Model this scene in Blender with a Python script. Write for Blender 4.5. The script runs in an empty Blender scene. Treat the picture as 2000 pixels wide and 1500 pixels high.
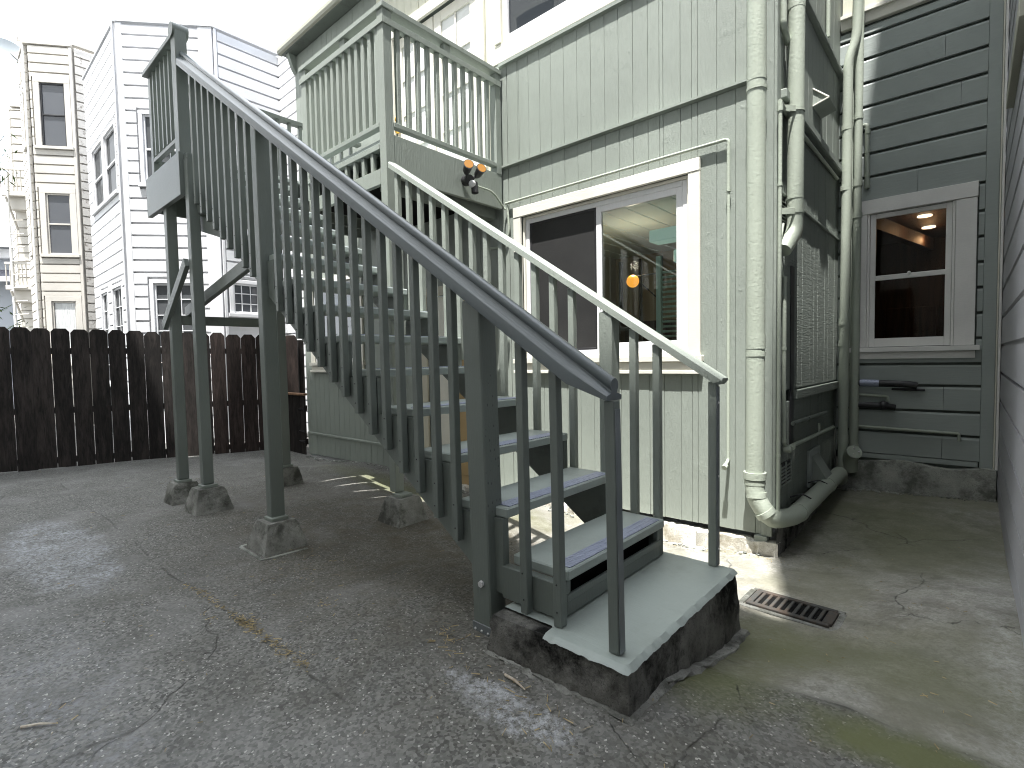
import bpy, bmesh, math, random
from mathutils import Vector, Matrix
random.seed(7)
rnd = random.Random(11)
S = bpy.context.scene
COL = S.collection
R = math.radians

# ------------------------------------------------------------------ camera
cam = bpy.data.cameras.new('camera'); co = bpy.data.objects.new('camera', cam); COL.objects.link(co)
CR = Matrix([[0.746759, -0.016975, 0.664878], [0.664845, 0.046414, -0.745538], [-0.018204, 0.998778, 0.045946]])
co.matrix_world = Matrix.Translation((0, 0, 1.22)) @ CR.to_4x4()
cam.sensor_width = 36; cam.lens = 1009.86 / 2000 * 36
cam.clip_start = .02; cam.clip_end = 2000
S.camera = co
# ------------------------------------------------------------------ light
SUN = Vector((.088, -.268, .956)).normalized()
elev = math.asin(SUN.z); azim = math.atan2(SUN.x, SUN.y)
sd = bpy.data.lights.new('sun', 'SUN'); so = bpy.data.objects.new('sun', sd); COL.objects.link(so)
sd.energy = 3.7; sd.angle = R(.55); sd.color = (1, .98, .945)
so.rotation_euler = SUN.to_track_quat('Z', 'Y').to_euler()
so.location = (0, -5, 30)
W = bpy.data.worlds.new('World'); S.world = W; W.use_nodes = True
nt = W.node_tree; nt.nodes.clear()
wo = nt.nodes.new('ShaderNodeOutputWorld'); bg = nt.nodes.new('ShaderNodeBackground')
sky = nt.nodes.new('ShaderNodeTexSky'); sky.sky_type = 'NISHITA'; sky.sun_disc = False
sky.sun_elevation = elev; sky.sun_rotation = azim; sky.altitude = 50; sky.air_density = 1.0; sky.dust_density = .7
tc = nt.nodes.new('ShaderNodeTexCoord'); mp = nt.nodes.new('ShaderNodeMapping')
mp.inputs['Scale'].default_value = (1.2, 1.2, 2.6)
nz = nt.nodes.new('ShaderNodeTexNoise'); nz.inputs['Scale'].default_value = 1.9; nz.inputs['Detail'].default_value = 7
nz.inputs['Roughness'].default_value = .55
rp = nt.nodes.new('ShaderNodeValToRGB'); rp.color_ramp.elements[0].position = .33; rp.color_ramp.elements[1].position = .52
rp.color_ramp.elements[0].color = (.12, .12, .12, 1)
mx = nt.nodes.new('ShaderNodeMix'); mx.data_type = 'RGBA'; mx.inputs['B'].default_value = (6.3, 6.6, 6.9, 1)
L = nt.links.new
L(tc.outputs['Generated'], mp.inputs[0]); L(mp.outputs[0], nz.inputs['Vector']); L(nz.outputs['Fac'], rp.inputs[0])
L(rp.outputs[0], mx.inputs['Factor']); L(sky.outputs[0], mx.inputs['A']); L(mx.outputs['Result'], bg.inputs[0])
bg.inputs[1].default_value = .15; L(bg.outputs[0], wo.inputs[0])
S.view_settings.view_transform = 'Standard'; S.view_settings.look = 'None'
S.view_settings.exposure = 1.95; S.view_settings.gamma = 1; S.view_settings.use_curve_mapping = False
S.render.engine = 'CYCLES'
S.cycles.filter_width = 1.05; S.cycles.max_bounces = 8; S.cycles.transparent_max_bounces = 12

# ------------------------------------------------------------------ materials
MATS = {}
class NT:
    def __init__(s, name):
        s.m = bpy.data.materials.new(name); s.m.use_nodes = True; s.t = s.m.node_tree
        s.b = s.t.nodes['Principled BSDF']; MATS[name] = s.m
        s.geo = s.t.nodes.new('ShaderNodeNewGeometry')
    def n(s, typ, **kw):
        x = s.t.nodes.new(typ)
        for k, v in kw.items(): setattr(x, k, v)
        return x
    def val(s, sock, v):
        if hasattr(v, 'is_linked') or isinstance(v, bpy.types.NodeSocket): s.t.links.new(v, sock)
        else: sock.default_value = v
    def pos(s, scale=(1, 1, 1)):
        m = s.n('ShaderNodeMapping'); s.t.links.new(s.geo.outputs['Position'], m.inputs[0]); m.inputs['Scale'].default_value = scale
        return m.outputs[0]
    def noise(s, scale, detail=4, rough=.55, vec=None, dist=0):
        x = s.n('ShaderNodeTexNoise'); x.inputs['Scale'].default_value = scale; x.inputs['Detail'].default_value = detail
        x.inputs['Roughness'].default_value = rough; x.inputs['Distortion'].default_value = dist
        s.t.links.new(vec if vec else s.pos(), x.inputs['Vector']); return x.outputs['Fac']
    def ramp(s, f, a, b, ca=(0, 0, 0, 1), cb=(1, 1, 1, 1)):
        x = s.n('ShaderNodeValToRGB'); e = x.color_ramp.elements; e[0].position = a; e[1].position = b
        e[0].color = ca; e[1].color = cb; s.t.links.new(f, x.inputs[0]); return x.outputs[0]
    def mix(s, f, a, b, mode='MIX'):
        x = s.n('ShaderNodeMix', data_type='RGBA', blend_type=mode)
        s.val(x.inputs['Factor'], f)
        for k, v in (('A', a), ('B', b)):
            if isinstance(v, tuple): x.inputs[k].default_value = (v + (1,))[:4] if len(v) == 3 else v
            else: s.t.links.new(v, x.inputs[k])
        return x.outputs['Result']
    def math(s, op, a, b=0.0, c=None, clamp=False):
        x = s.n('ShaderNodeMath', operation=op, use_clamp=clamp); s.val(x.inputs[0], a); s.val(x.inputs[1], b)
        if c is not None: s.val(x.inputs[2], c)
        return x.outputs[0]
    def xyz(s):
        x = s.n('ShaderNodeSeparateXYZ'); s.t.links.new(s.geo.outputs['Position'], x.inputs[0]); return x.outputs
    def bump(s, h, strength=.3, dist=.01):
        x = s.n('ShaderNodeBump'); x.inputs['Strength'].default_value = strength; x.inputs['Distance'].default_value = dist
        s.t.links.new(h, x.inputs['Height']); s.t.links.new(x.outputs[0], s.b.inputs['Normal']); return x
    def out(s, col, rough=.6, spec=.5, metal=0):
        if isinstance(col, tuple): s.b.inputs['Base Color'].default_value = col + (1,)
        else: s.t.links.new(col, s.b.inputs['Base Color'])
        s.val(s.b.inputs['Roughness'], rough); s.b.inputs['Specular IOR Level'].default_value = spec; s.b.inputs['Metallic'].default_value = metal
        return s.m

def paint(name, c, rough=.55, var=.12, grain=(6, 6, 1.2), gs=18, bs=.25, bd=.004, dirt=0., dirtc=(.12, .11, .09), chips=None, spec=.35, incised=False):
    n = NT(name)
    r = n.n('ShaderNodeObjectInfo')
    f = n.noise(1.3, 5)
    g = n.noise(gs, 6, .6, n.pos(grain))
    col = n.mix(n.ramp(f, .3, .7), tuple(x * (1 - var) for x in c), tuple(min(1, x * (1 + var * .6)) for x in c))
    col = n.mix(n.math('MULTIPLY', r.outputs['Random'], .10), col, tuple(x * .72 for x in c))
    col = n.mix(n.ramp(g, .35, .8, (0, 0, 0, 1), (.22, .22, .22, 1)), col, tuple(x * .7 for x in c))
    if dirt:
        d = n.noise(3.5, 8, .7)
        col = n.mix(n.ramp(d, .52, .75, (0, 0, 0, 1), (dirt, dirt, dirt, 1)), col, dirtc)
    sp = n.noise(60, 3, .7)
    col = n.mix(n.ramp(sp, .70, .76, (0, 0, 0, 1), (.5, .5, .5, 1)), col, tuple(x * .45 for x in c))
    if chips:
        ch = n.noise(9, 9, .75)
        col = n.mix(n.ramp(ch, chips[0], chips[0] + .03), col, chips[1])
    if incised:
        vv = n.n('ShaderNodeTexVoronoi'); vv.inputs['Scale'].default_value = 38; vv.inputs['Randomness'].default_value = .55
        n.t.links.new(n.pos((1, 1, .55)), vv.inputs['Vector'])
        col = n.mix(n.ramp(vv.outputs['Distance'], .10, .16, (.75, .75, .75, 1), (0, 0, 0, 1)), col, tuple(x * .3 for x in c))
    h = n.math('ADD', g, n.math('MULTIPLY', n.noise(90, 3), .35))
    h = n.math('ADD', h, n.math('MULTIPLY', n.ramp(n.noise(5, 4), .62, .72), .25))
    bl = n.noise(26, 2, .5, n.pos((1, 1, .5)))
    h = n.math('ADD', h, n.math('MULTIPLY', n.ramp(bl, .68, .80), .35))
    col = n.mix(n.ramp(n.noise(7, 9, .78, n.pos((1, 1, .35))), .58, .80, (0, 0, 0, 1), (.16, .16, .16, 1)), col, tuple(x * .6 for x in c))
    n.bump(h, min(1, bs * 1.5), bd)
    return n.out(col, n.math('ADD', n.math('MULTIPLY', f, .2), rough - .1), spec)

SAGE = (.270, .300, .266)
paint('sage', SAGE, grain=(7, 7, .8), gs=12, bs=.45, bd=.007)
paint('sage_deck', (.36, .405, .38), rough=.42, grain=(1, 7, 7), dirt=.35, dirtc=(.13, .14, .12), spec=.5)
paint('sage_stair_shaded', (.160, .183, .166), rough=.38, grain=(9, 9, 1), bs=.3, spec=.5)  # house paint darkened; shade on the near stair is in the colour
paint('sage_post_shaded', (.160, .183, .166), rough=.42, grain=(9, 9, 1), bs=.3, spec=.5, incised=True)  # same shade-darkened tone, with incised marks
paint('sage_rail_shaded', (.120, .140, .148), rough=.24, grain=(1, 9, 1), bs=.2, dirt=.25, dirtc=(.10, .11, .12), spec=.6)  # darkened handrail copy, bluish skylight tint put into the colour
paint('sage_lap', (.37, .41, .39), rough=.5, grain=(1, 7, 7), gs=9, bs=.35)  # house paint lightened to make up for light missing in the alley
paint('sage_side_shaded', (.20, .225, .20), rough=.6, grain=(1, 1, 14), gs=7, bs=.7, bd=.008)  # darker copy of the house paint; alley shade is in the colour
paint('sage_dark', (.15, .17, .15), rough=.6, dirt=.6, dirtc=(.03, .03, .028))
paint('pipe_paint', (.39, .43, .36), rough=.4, grain=(3, 3, 3), bs=.35, bd=.006, chips=(.78, (.2, .2, .16)))
paint('trim_white', (.74, .72, .64), rough=.5, grain=(2, 2, 6), bs=.2)
paint('upper_cream', (.66, .66, .54), rough=.5, grain=(7, 7, .8), gs=12, bs=.25)
paint('vinyl', (.82, .82, .83), rough=.3, var=.03, bs=.05)
paint('cool_white', (.86, .85, .82), rough=.5, grain=(2, 2, 6), bs=.2)
paint('neighbour_white', (.70, .705, .72), rough=.6, grain=(1, 1, 6), bs=.2)
paint('neighbour_cream', (.50, .475, .43), rough=.6, grain=(1, 1, 6), bs=.2)
paint('weathered_grey', (.50, .48, .45), rough=.8, grain=(1, 1, 8), bs=.4, chips=(.57, (.22, .20, .18)))
paint('grey_siding', (.46, .46, .49), rough=.5, grain=(6, 1, 6), bs=.2)
paint('beige_wall', (.74, .72, .67), rough=.8)
paint('gutter_paint', (.40, .40, .33), rough=.5)
paint('tan_door', (.42, .30, .15), rough=.5)
paint('cream_door', (.55, .52, .42), rough=.5)
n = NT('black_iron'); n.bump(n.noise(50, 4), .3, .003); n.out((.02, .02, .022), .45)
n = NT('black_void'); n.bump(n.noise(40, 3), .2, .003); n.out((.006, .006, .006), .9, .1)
n = NT('steel_post'); n.bump(n.noise(30, 3), .1, .002); n.out(n.mix(n.ramp(n.noise(6, 4), .4, .7), (.17, .19, .20), (.22, .24, .25)), .35, .5, .25)
n = NT('dish_grey'); n.bump(n.noise(30, 3), .1, .002); n.out((.20, .22, .23), .5)
n = NT('brass'); n.bump(n.noise(30, 2), .1, .001); n.out((.7, .4, .08), .3, .5, .9)
n = NT('lamp_amber'); n.bump(n.noise(40, 2), .1, .001); n.out((.30, .14, .03), .25, .6)
n = NT('lamp_white'); n.bump(n.noise(40, 2), .1, .001); n.out((.6, .6, .6), .3, .6)
n = NT('grip_metal')
v = n.n('ShaderNodeTexVoronoi'); v.inputs['Scale'].default_value = 34; v.inputs['Randomness'].default_value = .15; n.t.links.new(n.pos((1, 1.6, 1)), v.inputs['Vector'])
n.bump(n.ramp(v.outputs['Distance'], .1, .5), .8, .004)
n.out(n.mix(n.ramp(v.outputs['Distance'], .15, .4), (.16, .185, .27), (.33, .36, .47)), .4, .6, .3)
# fence wood
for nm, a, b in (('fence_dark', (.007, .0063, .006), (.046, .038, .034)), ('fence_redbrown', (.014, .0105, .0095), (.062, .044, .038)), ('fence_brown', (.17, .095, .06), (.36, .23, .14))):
    n = NT(nm); oi = n.n('ShaderNodeObjectInfo')
    g = n.noise(16, 7, .65, n.pos((2.5, 2.5, .35)), .6); k = n.n('ShaderNodeTexVoronoi'); k.inputs['Scale'].default_value = 3.2
    n.t.links.new(n.pos((1, 1, .55)), k.inputs['Vector'])
    col = n.mix(n.ramp(g, .3, .72), a, b)
    col = n.mix(n.ramp(k.outputs['Distance'], .05, .10, (1, 1, 1, 1), (0, 0, 0, 1)), col, tuple(x * .5 for x in a))
    col = n.mix(n.math('MULTIPLY', oi.outputs['Random'], .75), col, tuple(x * .8 for x in a))
    col = n.mix(n.ramp(n.noise(5, 6, .7, n.pos((1.5, 1.5, .25))), .50, .66, (0, 0, 0, 1), (.5, .5, .5, 1)), col, tuple(x * 1.5 for x in b))
    n.bump(g, .6, .006); n.out(col, .8, .25)
# glass
def glassmat(name, tint, dark=None, refl=.9):
    m = bpy.data.materials.new(name); m.use_nodes = True; MATS[name] = m; t = m.node_tree; t.nodes.clear()
    o = t.nodes.new('ShaderNodeOutputMaterial'); g = t.nodes.new('ShaderNodeBsdfGlossy'); g.inputs['Roughness'].default_value = .01
    g.inputs['Color'].default_value = (refl, refl, refl, 1)
    fr = t.nodes.new('ShaderNodeFresnel'); fr.inputs['IOR'].default_value = 1.6; mx = t.nodes.new('ShaderNodeMixShader')
    nzz = t.nodes.new('ShaderNodeTexNoise'); nzz.inputs['Scale'].default_value = 1.1; bp = t.nodes.new('ShaderNodeBump'); bp.inputs['Strength'].default_value = .06
    bp.inputs['Distance'].default_value = .05
    t.links.new(nzz.outputs['Fac'], bp.inputs['Height']); t.links.new(bp.outputs[0], g.inputs['Normal'])
    if dark: a = t.nodes.new('ShaderNodeBsdfDiffuse'); a.inputs['Color'].default_value = dark + (1,)
    else: a = t.nodes.new('ShaderNodeBsdfTransparent'); a.inputs['Color'].default_value = tint + (1,)
    t.links.new(fr.outputs[0], mx.inputs[0]); t.links.new(a.outputs[0], mx.inputs[1]); t.links.new(g.outputs[0], mx.inputs[2]); t.links.new(mx.outputs[0], o.inputs[0])
glassmat('glass_clear', (.93, .97, .95))
glassmat('glass_dark', None, (.03, .035, .04))
glassmat('glass_pale_reflection', None, (.72, .73, .72))  # bright reflections put into the pane colour
glassmat('glass_screen', None, (.095, .10, .105), refl=.25)
glassmat('glass_still', (.95, .93, .9), refl=.12)
glassmat('glass_mid', None, (.085, .09, .10))
n = NT('insect_screen')
w1 = n.n('ShaderNodeTexChecker'); w1.inputs['Scale'].default_value = 700; n.t.links.new(n.pos(), w1.inputs['Vector'])
n.out(n.mix(w1.outputs['Fac'], n.mix(n.ramp(n.noise(2.2, 3), .35, .7), (.026, .026, .026), (.05, .049, .048)), (.018, .018, .018)), .6, .3)
n = NT('curtain'); n.bump(n.noise(8, 2, .5, n.pos((14, 14, .4))), .8, .03); n.out((.62, .63, .62), .8)
n = NT('room_wall'); n.bump(n.noise(20), .1, .002); n.out((.30, .25, .17), .8, .2)
n = NT('room_ceiling'); n.bump(n.noise(20), .1, .002); n.out((.62, .68, .60), .7, .3)
n = NT('room_dark'); n.bump(n.noise(20), .2, .002); n.out(n.mix(n.ramp(n.noise(3, 4, .6, n.pos((6, 6, .5))), .4, .7), (.018, .009, .005), (.05, .026, .015)), .6, .3)
n = NT('mint_paint'); n.bump(n.noise(20), .1, .002); n.out((.50, .68, .62), .5)
def emit(name, c, s):
    n = NT(name); n.b.inputs['Emission Color'].default_value = c + (1,); n.b.inputs['Emission Strength'].default_value = s
    n.out(c, .4); return n.m
emit('bulb_orange', (1, .40, .05), .30); emit('spot_glow', (1, .85, .6), .7); emit('tube_glow', (.55, .85, .75), .06)
# concrete
def concrete(name, a, b, dark=(.02, .02, .016), da=.6, scale=1.):
    n = NT(name)
    f = n.noise(3 * scale, 8, .65); g = n.noise(45 * scale, 6, .7); p = n.noise(140, 2, .6)
    col = n.mix(n.ramp(f, .35, .68), a, b)
    col = n.mix(n.ramp(n.noise(2.2 * scale, 9, .72), .47, .60, (0, 0, 0, 1), (da, da, da, 1)), col, dark)
    col = n.mix(n.ramp(p, .60, .68, (0, 0, 0, 1), (.6, .6, .6, 1)), col, tuple(x * .4 for x in a))
    n.bump(n.math('ADD', g, n.math('MULTIPLY', f, 1.2)), .7, .012); n.out(col, .9, .2)
concrete('concrete_pier', (.17, .17, .155), (.40, .40, .37), (.035, .037, .028), .75, 1.6)
concrete('concrete_black', (.06, .059, .053), (.26, .255, .235), (.004, .004, .0035), .98, 1.1)
concrete('concrete_found', (.26, .27, .245), (.5, .51, .47), (.06, .065, .055), .7, 1.3)
concrete('plaster_white', (.55, .52, .45), (.85, .84, .80), (.30, .26, .18), .7, 2.0)
n = NT('rusty_iron'); n.bump(n.noise(60, 5), .5, .003); n.out(n.mix(n.ramp(n.noise(9, 6, .7), .45, .62), (.05, .05, .047), (.075, .055, .042)), .75, .3)
n = NT('dry_straw'); oi = n.noise(30, 2); n.out(n.mix(n.ramp(oi, .35, .65), (.46, .37, .20), (.20, .16, .09)), .8, .2)
n = NT('dry_stick'); n.out(n.mix(n.ramp(n.noise(40, 2), .4, .6), (.55, .5, .42), (.4, .33, .25)), .7, .2)
n = NT('bamboo_leaf'); n.out(n.mix(n.ramp(n.noise(8, 2), .35, .65), (.05, .10, .025), (.11, .17, .05)), .6, .3)
n = NT('yellow_leaf'); n.out(n.mix(n.ramp(n.noise(20, 2), .35, .65), (.75, .6, .05), (.5, .5, .08)), .6, .3)
n = NT('roof_shingle'); n.bump(n.noise(25, 5), .6, .02); n.out(n.mix(n.ramp(n.noise(18, 4, .6, n.pos((1, 1, 5))), .35, .65), (.13, .13, .15), (.24, .24, .27)), .9, .2)
n = NT('blue_grey'); n.bump(n.noise(25, 5), .3, .01); n.out((.30, .32, .35), .8, .2)

# ground: asphalt / concrete, stains fixed in place
n = NT('ground_paving')
X, Y, Z = n.xyz()
wob = n.noise(1.6, 5, .6); wobf = n.noise(7, 6, .7)
def band(sock, c, w, ww=.0):  # 1 near c
    d = n.math('ABSOLUTE', n.math('SUBTRACT', n.math('ADD', sock, n.math('MULTIPLY', n.math('SUBTRACT', wob, .5), ww)), c))
    return n.math('SUBTRACT', 1, n.math('DIVIDE', d, w), clamp=True)
def blob(cx, cy, rx, ry, soft=.5, amp=.9):
    dx = n.math('DIVIDE', n.math('SUBTRACT', X, cx), rx); dy = n.math('DIVIDE', n.math('SUBTRACT', Y, cy), ry)
    d = n.math('SQRT', n.math('ADD', n.math('MULTIPLY', dx, dx), n.math('MULTIPLY', dy, dy)))
    d = n.math('ADD', d, n.math('MULTIPLY', n.math('SUBTRACT', wobf, .5), amp * 2))
    return n.math('DIVIDE', n.math('SUBTRACT', 1 + soft / 2, d), soft, clamp=True)
fine = n.noise(120, 4, .85); mid = n.noise(38, 5, .7); big = n.noise(.9, 6, .6)
def vor(scale):
    v_ = n.n('ShaderNodeTexVoronoi'); v_.inputs['Scale'].default_value = scale; n.t.links.new(n.pos(), v_.inputs['Vector'])
    q_ = n.n('ShaderNodeSeparateColor'); n.t.links.new(v_.outputs['Color'], q_.inputs[0]); return q_.outputs[0]
v1 = vor(95); v2 = vor(42)
asph = n.mix(n.ramp(v1, .10, .95), (.058, .058, .052), (.225, .223, .206))
asph = n.mix(n.ramp(v2, .55, .95, (0, 0, 0, 1), (.25, .25, .25, 1)), asph, (.075, .076, .070))
asph = n.mix(n.ramp(mid, .36, .72, (0, 0, 0, 1), (.25, .25, .25, 1)), asph, (.18, .182, .17))
asph = n.mix(n.ramp(n.noise(2.4, 6, .6), .46, .64, (0, 0, 0, 1), (.5, .5, .5, 1)), asph, (.075, .074, .064))
asph = n.mix(n.ramp(n.noise(1.7, 5, .6, n.pos((1, 1.3, 1))), .50, .68, (0, 0, 0, 1), (.5, .5, .5, 1)), asph, (.23, .228, .22))
asph = n.mix(n.ramp(vor(150), .978, .984), asph, (.42, .41, .38))
conc = n.mix(n.ramp(n.noise(5, 7, .7), .35, .65), (.22, .215, .19), (.42, .41, .37))
conc = n.mix(n.ramp(v1, .2, .9, (0, 0, 0, 1), (.5, .5, .5, 1)), conc, (.17, .165, .14))
conc = n.mix(n.ramp(n.noise(4, 9, .75), .52, .64, (0, 0, 0, 1), (.6, .6, .6, 1)), conc, (.11, .108, .085))
conc = n.mix(n.ramp(n.noise(1.5, 5, .6), .42, .58, (0, 0, 0, 1), (.6, .6, .6, 1)), conc, (.20, .20, .14))
# alley slab mask : y > 2.15 and x > -.85 ; also strip along the house wall
ms1 = n.math('MULTIPLY', n.math('MULTIPLY', n.math('SUBTRACT', n.math('ADD', Y, n.math('MULTIPLY', n.math('SUBTRACT', wob, .5), .25)), 2.10), 14, clamp=True),
             n.math('MULTIPLY', n.math('ADD', n.math('ADD', X, n.math('MULTIPLY', n.math('SUBTRACT', wobf, .5), .3)), .93), 8, clamp=True), clamp=True)
ms2 = n.math('MULTIPLY', n.math('SUBTRACT', n.math('ADD', Y, n.math('MULTIPLY', n.math('SUBTRACT', wobf, .5), 1.2)), 2.75), 1.6, clamp=True)
m3 = n.math('MAXIMUM', ms1, n.math('MULTIPLY', ms2, n.math('MULTIPLY', n.math('ADD', X, 4.2), .5, clamp=True)))
col = n.mix(m3, asph, conc)
# brownish damp film under the stair and towards the house
brown = n.math('MULTIPLY', blob(-3.1, 2.5, 2.4, 1.2, 1.4, .6), n.ramp(n.noise(6, 6, .7), .3, .65))
col = n.mix(n.math('MULTIPLY', brown, .8), col, (.085, .070, .042))
# efflorescence, splotches
speck = n.math('MULTIPLY', n.ramp(n.noise(34, 8, .85), .44, .58), n.ramp(n.noise(5, 6, .7), .30, .62))
for b, c, k in ((blob(-4.9, .55, 1.1, .26, .35, .55), (.42, .44, .47), .95), (blob(-1.22, 1.30, .30, .085, .35, .8), (.46, .47, .49), .95),
                (blob(-2.5, .25, .9, .22, 1.1, .6), (.27, .28, .30), .6), (blob(-5.2, 2.8, 1.2, .25, .9, .8), (.26, .25, .23), .5),
                (blob(.12, 2.9, .07, 1.3, 1.2, .5), (.46, .46, .44), .75), (blob(-.75, 2.98, .45, .3, 1.2, .5), (.38, .35, .29), .6),
                (blob(-.5, 4.1, .3, .6, 1.5, .6), (.32, .30, .25), .4)):
    col = n.mix(n.math('MULTIPLY', n.math('MULTIPLY', b, k), speck), col, c)
for b, k in ((blob(-.80, 2.0, .25, .22, 1.2, .5), .75), (blob(-.05, 2.0, .35, .12, .9, .6), .95), (blob(-.72, 2.55, .22, .3, 1.2, .6), .7),
             (blob(-.5, 5.2, .5, 1.0, 1.4, .5), .6), (blob(-.2, 2.7, .35, .28, 1.3, .6), .5), (blob(-4.6, 3.5, 1.6, .25, 1., .7), .6)):
    col = n.mix(n.math('MULTIPLY', b, k), col, (.12, .13, .055))
# cracks / joints
cr = n.math('MULTIPLY', n.ramp(n.noise(11, 5, .7), .38, .55), n.ramp(n.noise(2.3, 3, .6), .42, .56))
def seg(a, b, w, k=1):
    return None
j = n.math('MULTIPLY', band(Y, .957, .009, .10), n.math('GREATER_THAN', n.math('MULTIPLY', X, -1), 1.4))
j = n.math('MAXIMUM', j, n.math('MULTIPLY', band(Y, 2.13, .010, .12), n.math('GREATER_THAN', X, -.95)))
j = n.math('MAXIMUM', j, band(X, -2.5, .007, .35)); j = n.math('MAXIMUM', j, band(X, -4.1, .007, .3)); j = n.math('MAXIMUM', j, n.math('MULTIPLY', band(X, -.62, .008, .25), n.math('LESS_THAN', Y, 2.13)))
j = n.math('MAXIMUM', j, band(n.math('ADD', Y, n.math('MULTIPLY', X, .45)), 1.1, .006, .8))
j = n.math('MAXIMUM', j, band(n.math('SUBTRACT', Y, n.math('MULTIPLY', X, .3)), 3.2, .006, .9))
wv_ = n.n('ShaderNodeTexVoronoi'); wv_.feature = 'DISTANCE_TO_EDGE'; wv_.inputs['Scale'].default_value = .62
wn = n.n('ShaderNodeTexNoise'); wn.inputs['Scale'].default_value = 2.6; wn.inputs['Detail'].default_value = 6; n.t.links.new(n.pos(), wn.inputs['Vector'])
wa = n.n('ShaderNodeVectorMath', operation='MULTIPLY_ADD'); n.t.links.new(wn.outputs['Color'], wa.inputs[0]); wa.inputs[1].default_value = (.35, .35, .0); n.t.links.new(n.pos((1, 1, 0)), wa.inputs[2])
n.t.links.new(wa.outputs[0], wv_.inputs['Vector'])
ck = n.ramp(wv_.outputs['Distance'], .0008, .0035, (1, 1, 1, 1), (0, 0, 0, 1))
j = n.math('MAXIMUM', n.math('MULTIPLY', j, cr), n.math('MULTIPLY', ck, n.math('MULTIPLY', n.ramp(n.noise(1.9, 3, .6), .48, .58), n.ramp(n.noise(17, 4, .7), .35, .5))))
col = n.mix(n.math('MULTIPLY', j, .65), col, (.03, .028, .024))
n.bump(n.math('SUBTRACT', n.math('ADD', n.math('MULTIPLY', v1, .6), n.math('MULTIPLY', mid, .7)), n.math('MULTIPLY', j, 1.2)), .75, .008)
n.out(col, n.math('SUBTRACT', .85, n.math('MULTIPLY', mid, .25)), .45)

# ------------------------------------------------------------------ helpers
WL = {}
def thing(name, label, cat, loc=(0, 0, 0), group=None, kind=None):
    o = bpy.data.objects.new(name, None); COL.objects.link(o); o.location = loc; o.empty_display_size = .1
    o['label'] = label; o['category'] = cat
    if group: o['group'] = group
    WL[o.name] = Vector(loc); return o
def mesh(name, vs, fs, mat, parent=None, label=None, cat=None, group=None, kind=None, smooth=False, base=False):
    vs = [Vector(v) for v in vs]
    lo = Vector([min(v[i] for v in vs) for i in range(3)]); hi = Vector([max(v[i] for v in vs) for i in range(3)])
    c = (lo + hi) / 2
    if base or (parent is None): c.z = lo.z
    if kind == 'structure' and name == 'ground': c = Vector((0, 0, 0))
    me = bpy.data.meshes.new(name); me.from_pydata([v - c for v in vs], [], fs)
    me.materials.append(MATS[mat]); 
    if smooth:
        me.polygons.foreach_set('use_smooth', [True] * len(me.polygons))
        try: me.set_sharp_from_angle(angle=R(40))
        except Exception: pass
    me.update()
    o = bpy.data.objects.new(name, me); COL.objects.link(o); WL[o.name] = c
    if parent: o.parent = parent; o.location = c - WL[parent.name]
    else: o.location = c
    if label: o['label'] = label
    if cat: o['category'] = cat
    if group: o['group'] = group
    if kind: o['kind'] = kind
    return o
def cuboid(center, ax, ay, az, ch=.003):
    """chamfered box, ax/ay/az are half-extent vectors"""
    C = Vector(center); A = [Vector(ax), Vector(ay), Vector(az)]; Ln = [a.length for a in A]; U = [a / l if l > 1e-9 else a for a, l in zip(A, Ln)]
    ch = min(ch, min(Ln) * .45)
    vs = []; idx = {}
    for sx in (-1, 1):
        for sy in (-1, 1):
            for sz in (-1, 1):
                s = (sx, sy, sz)
                for k in range(3):
                    p = C.copy()
                    for i in range(3): p += U[i] * s[i] * (Ln[i] if i == k else Ln[i] - ch)
                    idx[(s, k)] = len(vs); vs.append(p)
    fs = []
    for k in range(3):
        i, j = [q for q in range(3) if q != k]
        for sg in (-1, 1):
            loop = []
            for (a, b) in ((-1, -1), (1, -1), (1, 1), (-1, 1)):
                s = [0, 0, 0]; s[k] = sg; s[i] = a; s[j] = b; loop.append(idx[(tuple(s), k)])
            fs.append(loop)
    for k in range(3):
        i, j = [q for q in range(3) if q != k]
        for a in (-1, 1):
            for b in (-1, 1):
                s0 = [0, 0, 0]; s0[i] = a; s0[j] = b; s1 = list(s0); s0[k] = -1; s1[k] = 1
                fs.append([idx[(tuple(s0), i)], idx[(tuple(s1), i)], idx[(tuple(s1), j)], idx[(tuple(s0), j)]])
    for sx in (-1, 1):
        for sy in (-1, 1):
            for sz in (-1, 1): fs.append([idx[((sx, sy, sz), k)] for k in range(3)])
    # orient outwards
    out = []
    for f in fs:
        c = sum((vs[q] for q in f), Vector()) / len(f); nn = (vs[f[1]] - vs[f[0]]).cross(vs[f[2]] - vs[f[0]])
        out.append(f if nn.dot(c - C) > 0 else f[::-1])
    return vs, out
def bxg(x0, x1, y0, y1, z0, z1, ch=.003):
    return cuboid(((x0 + x1) / 2, (y0 + y1) / 2, (z0 + z1) / 2), ((x1 - x0) / 2, 0, 0), (0, (y1 - y0) / 2, 0), (0, 0, (z1 - z0) / 2), ch)
def box(name, x0, x1, y0, y1, z0, z1, mat, parent=None, ch=.003, **k):
    v, f = bxg(x0, x1, y0, y1, z0, z1, ch); return mesh(name, v, f, mat, parent, **k)
def barg(p0, p1, w, h, up=(0, 0, 1), ch=.003):
    p0 = Vector(p0); p1 = Vector(p1); d = p1 - p0; s = d.cross(Vector(up)).normalized(); u = s.cross(d).normalized()
    return cuboid((p0 + p1) / 2, d / 2, s * w / 2, u * h / 2, ch)
def bar(name, p0, p1, w, h, mat, parent=None, up=(0, 0, 1), ch=.003, **k):
    v, f = barg(p0, p1, w, h, up, ch); return mesh(name, v, f, mat, parent, **k)
def join(parts):
    V = []; F = []
    for v, f in parts:
        o = len(V); V += list(v); F += [[q + o for q in g] for g in f]
    return V, F
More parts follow.
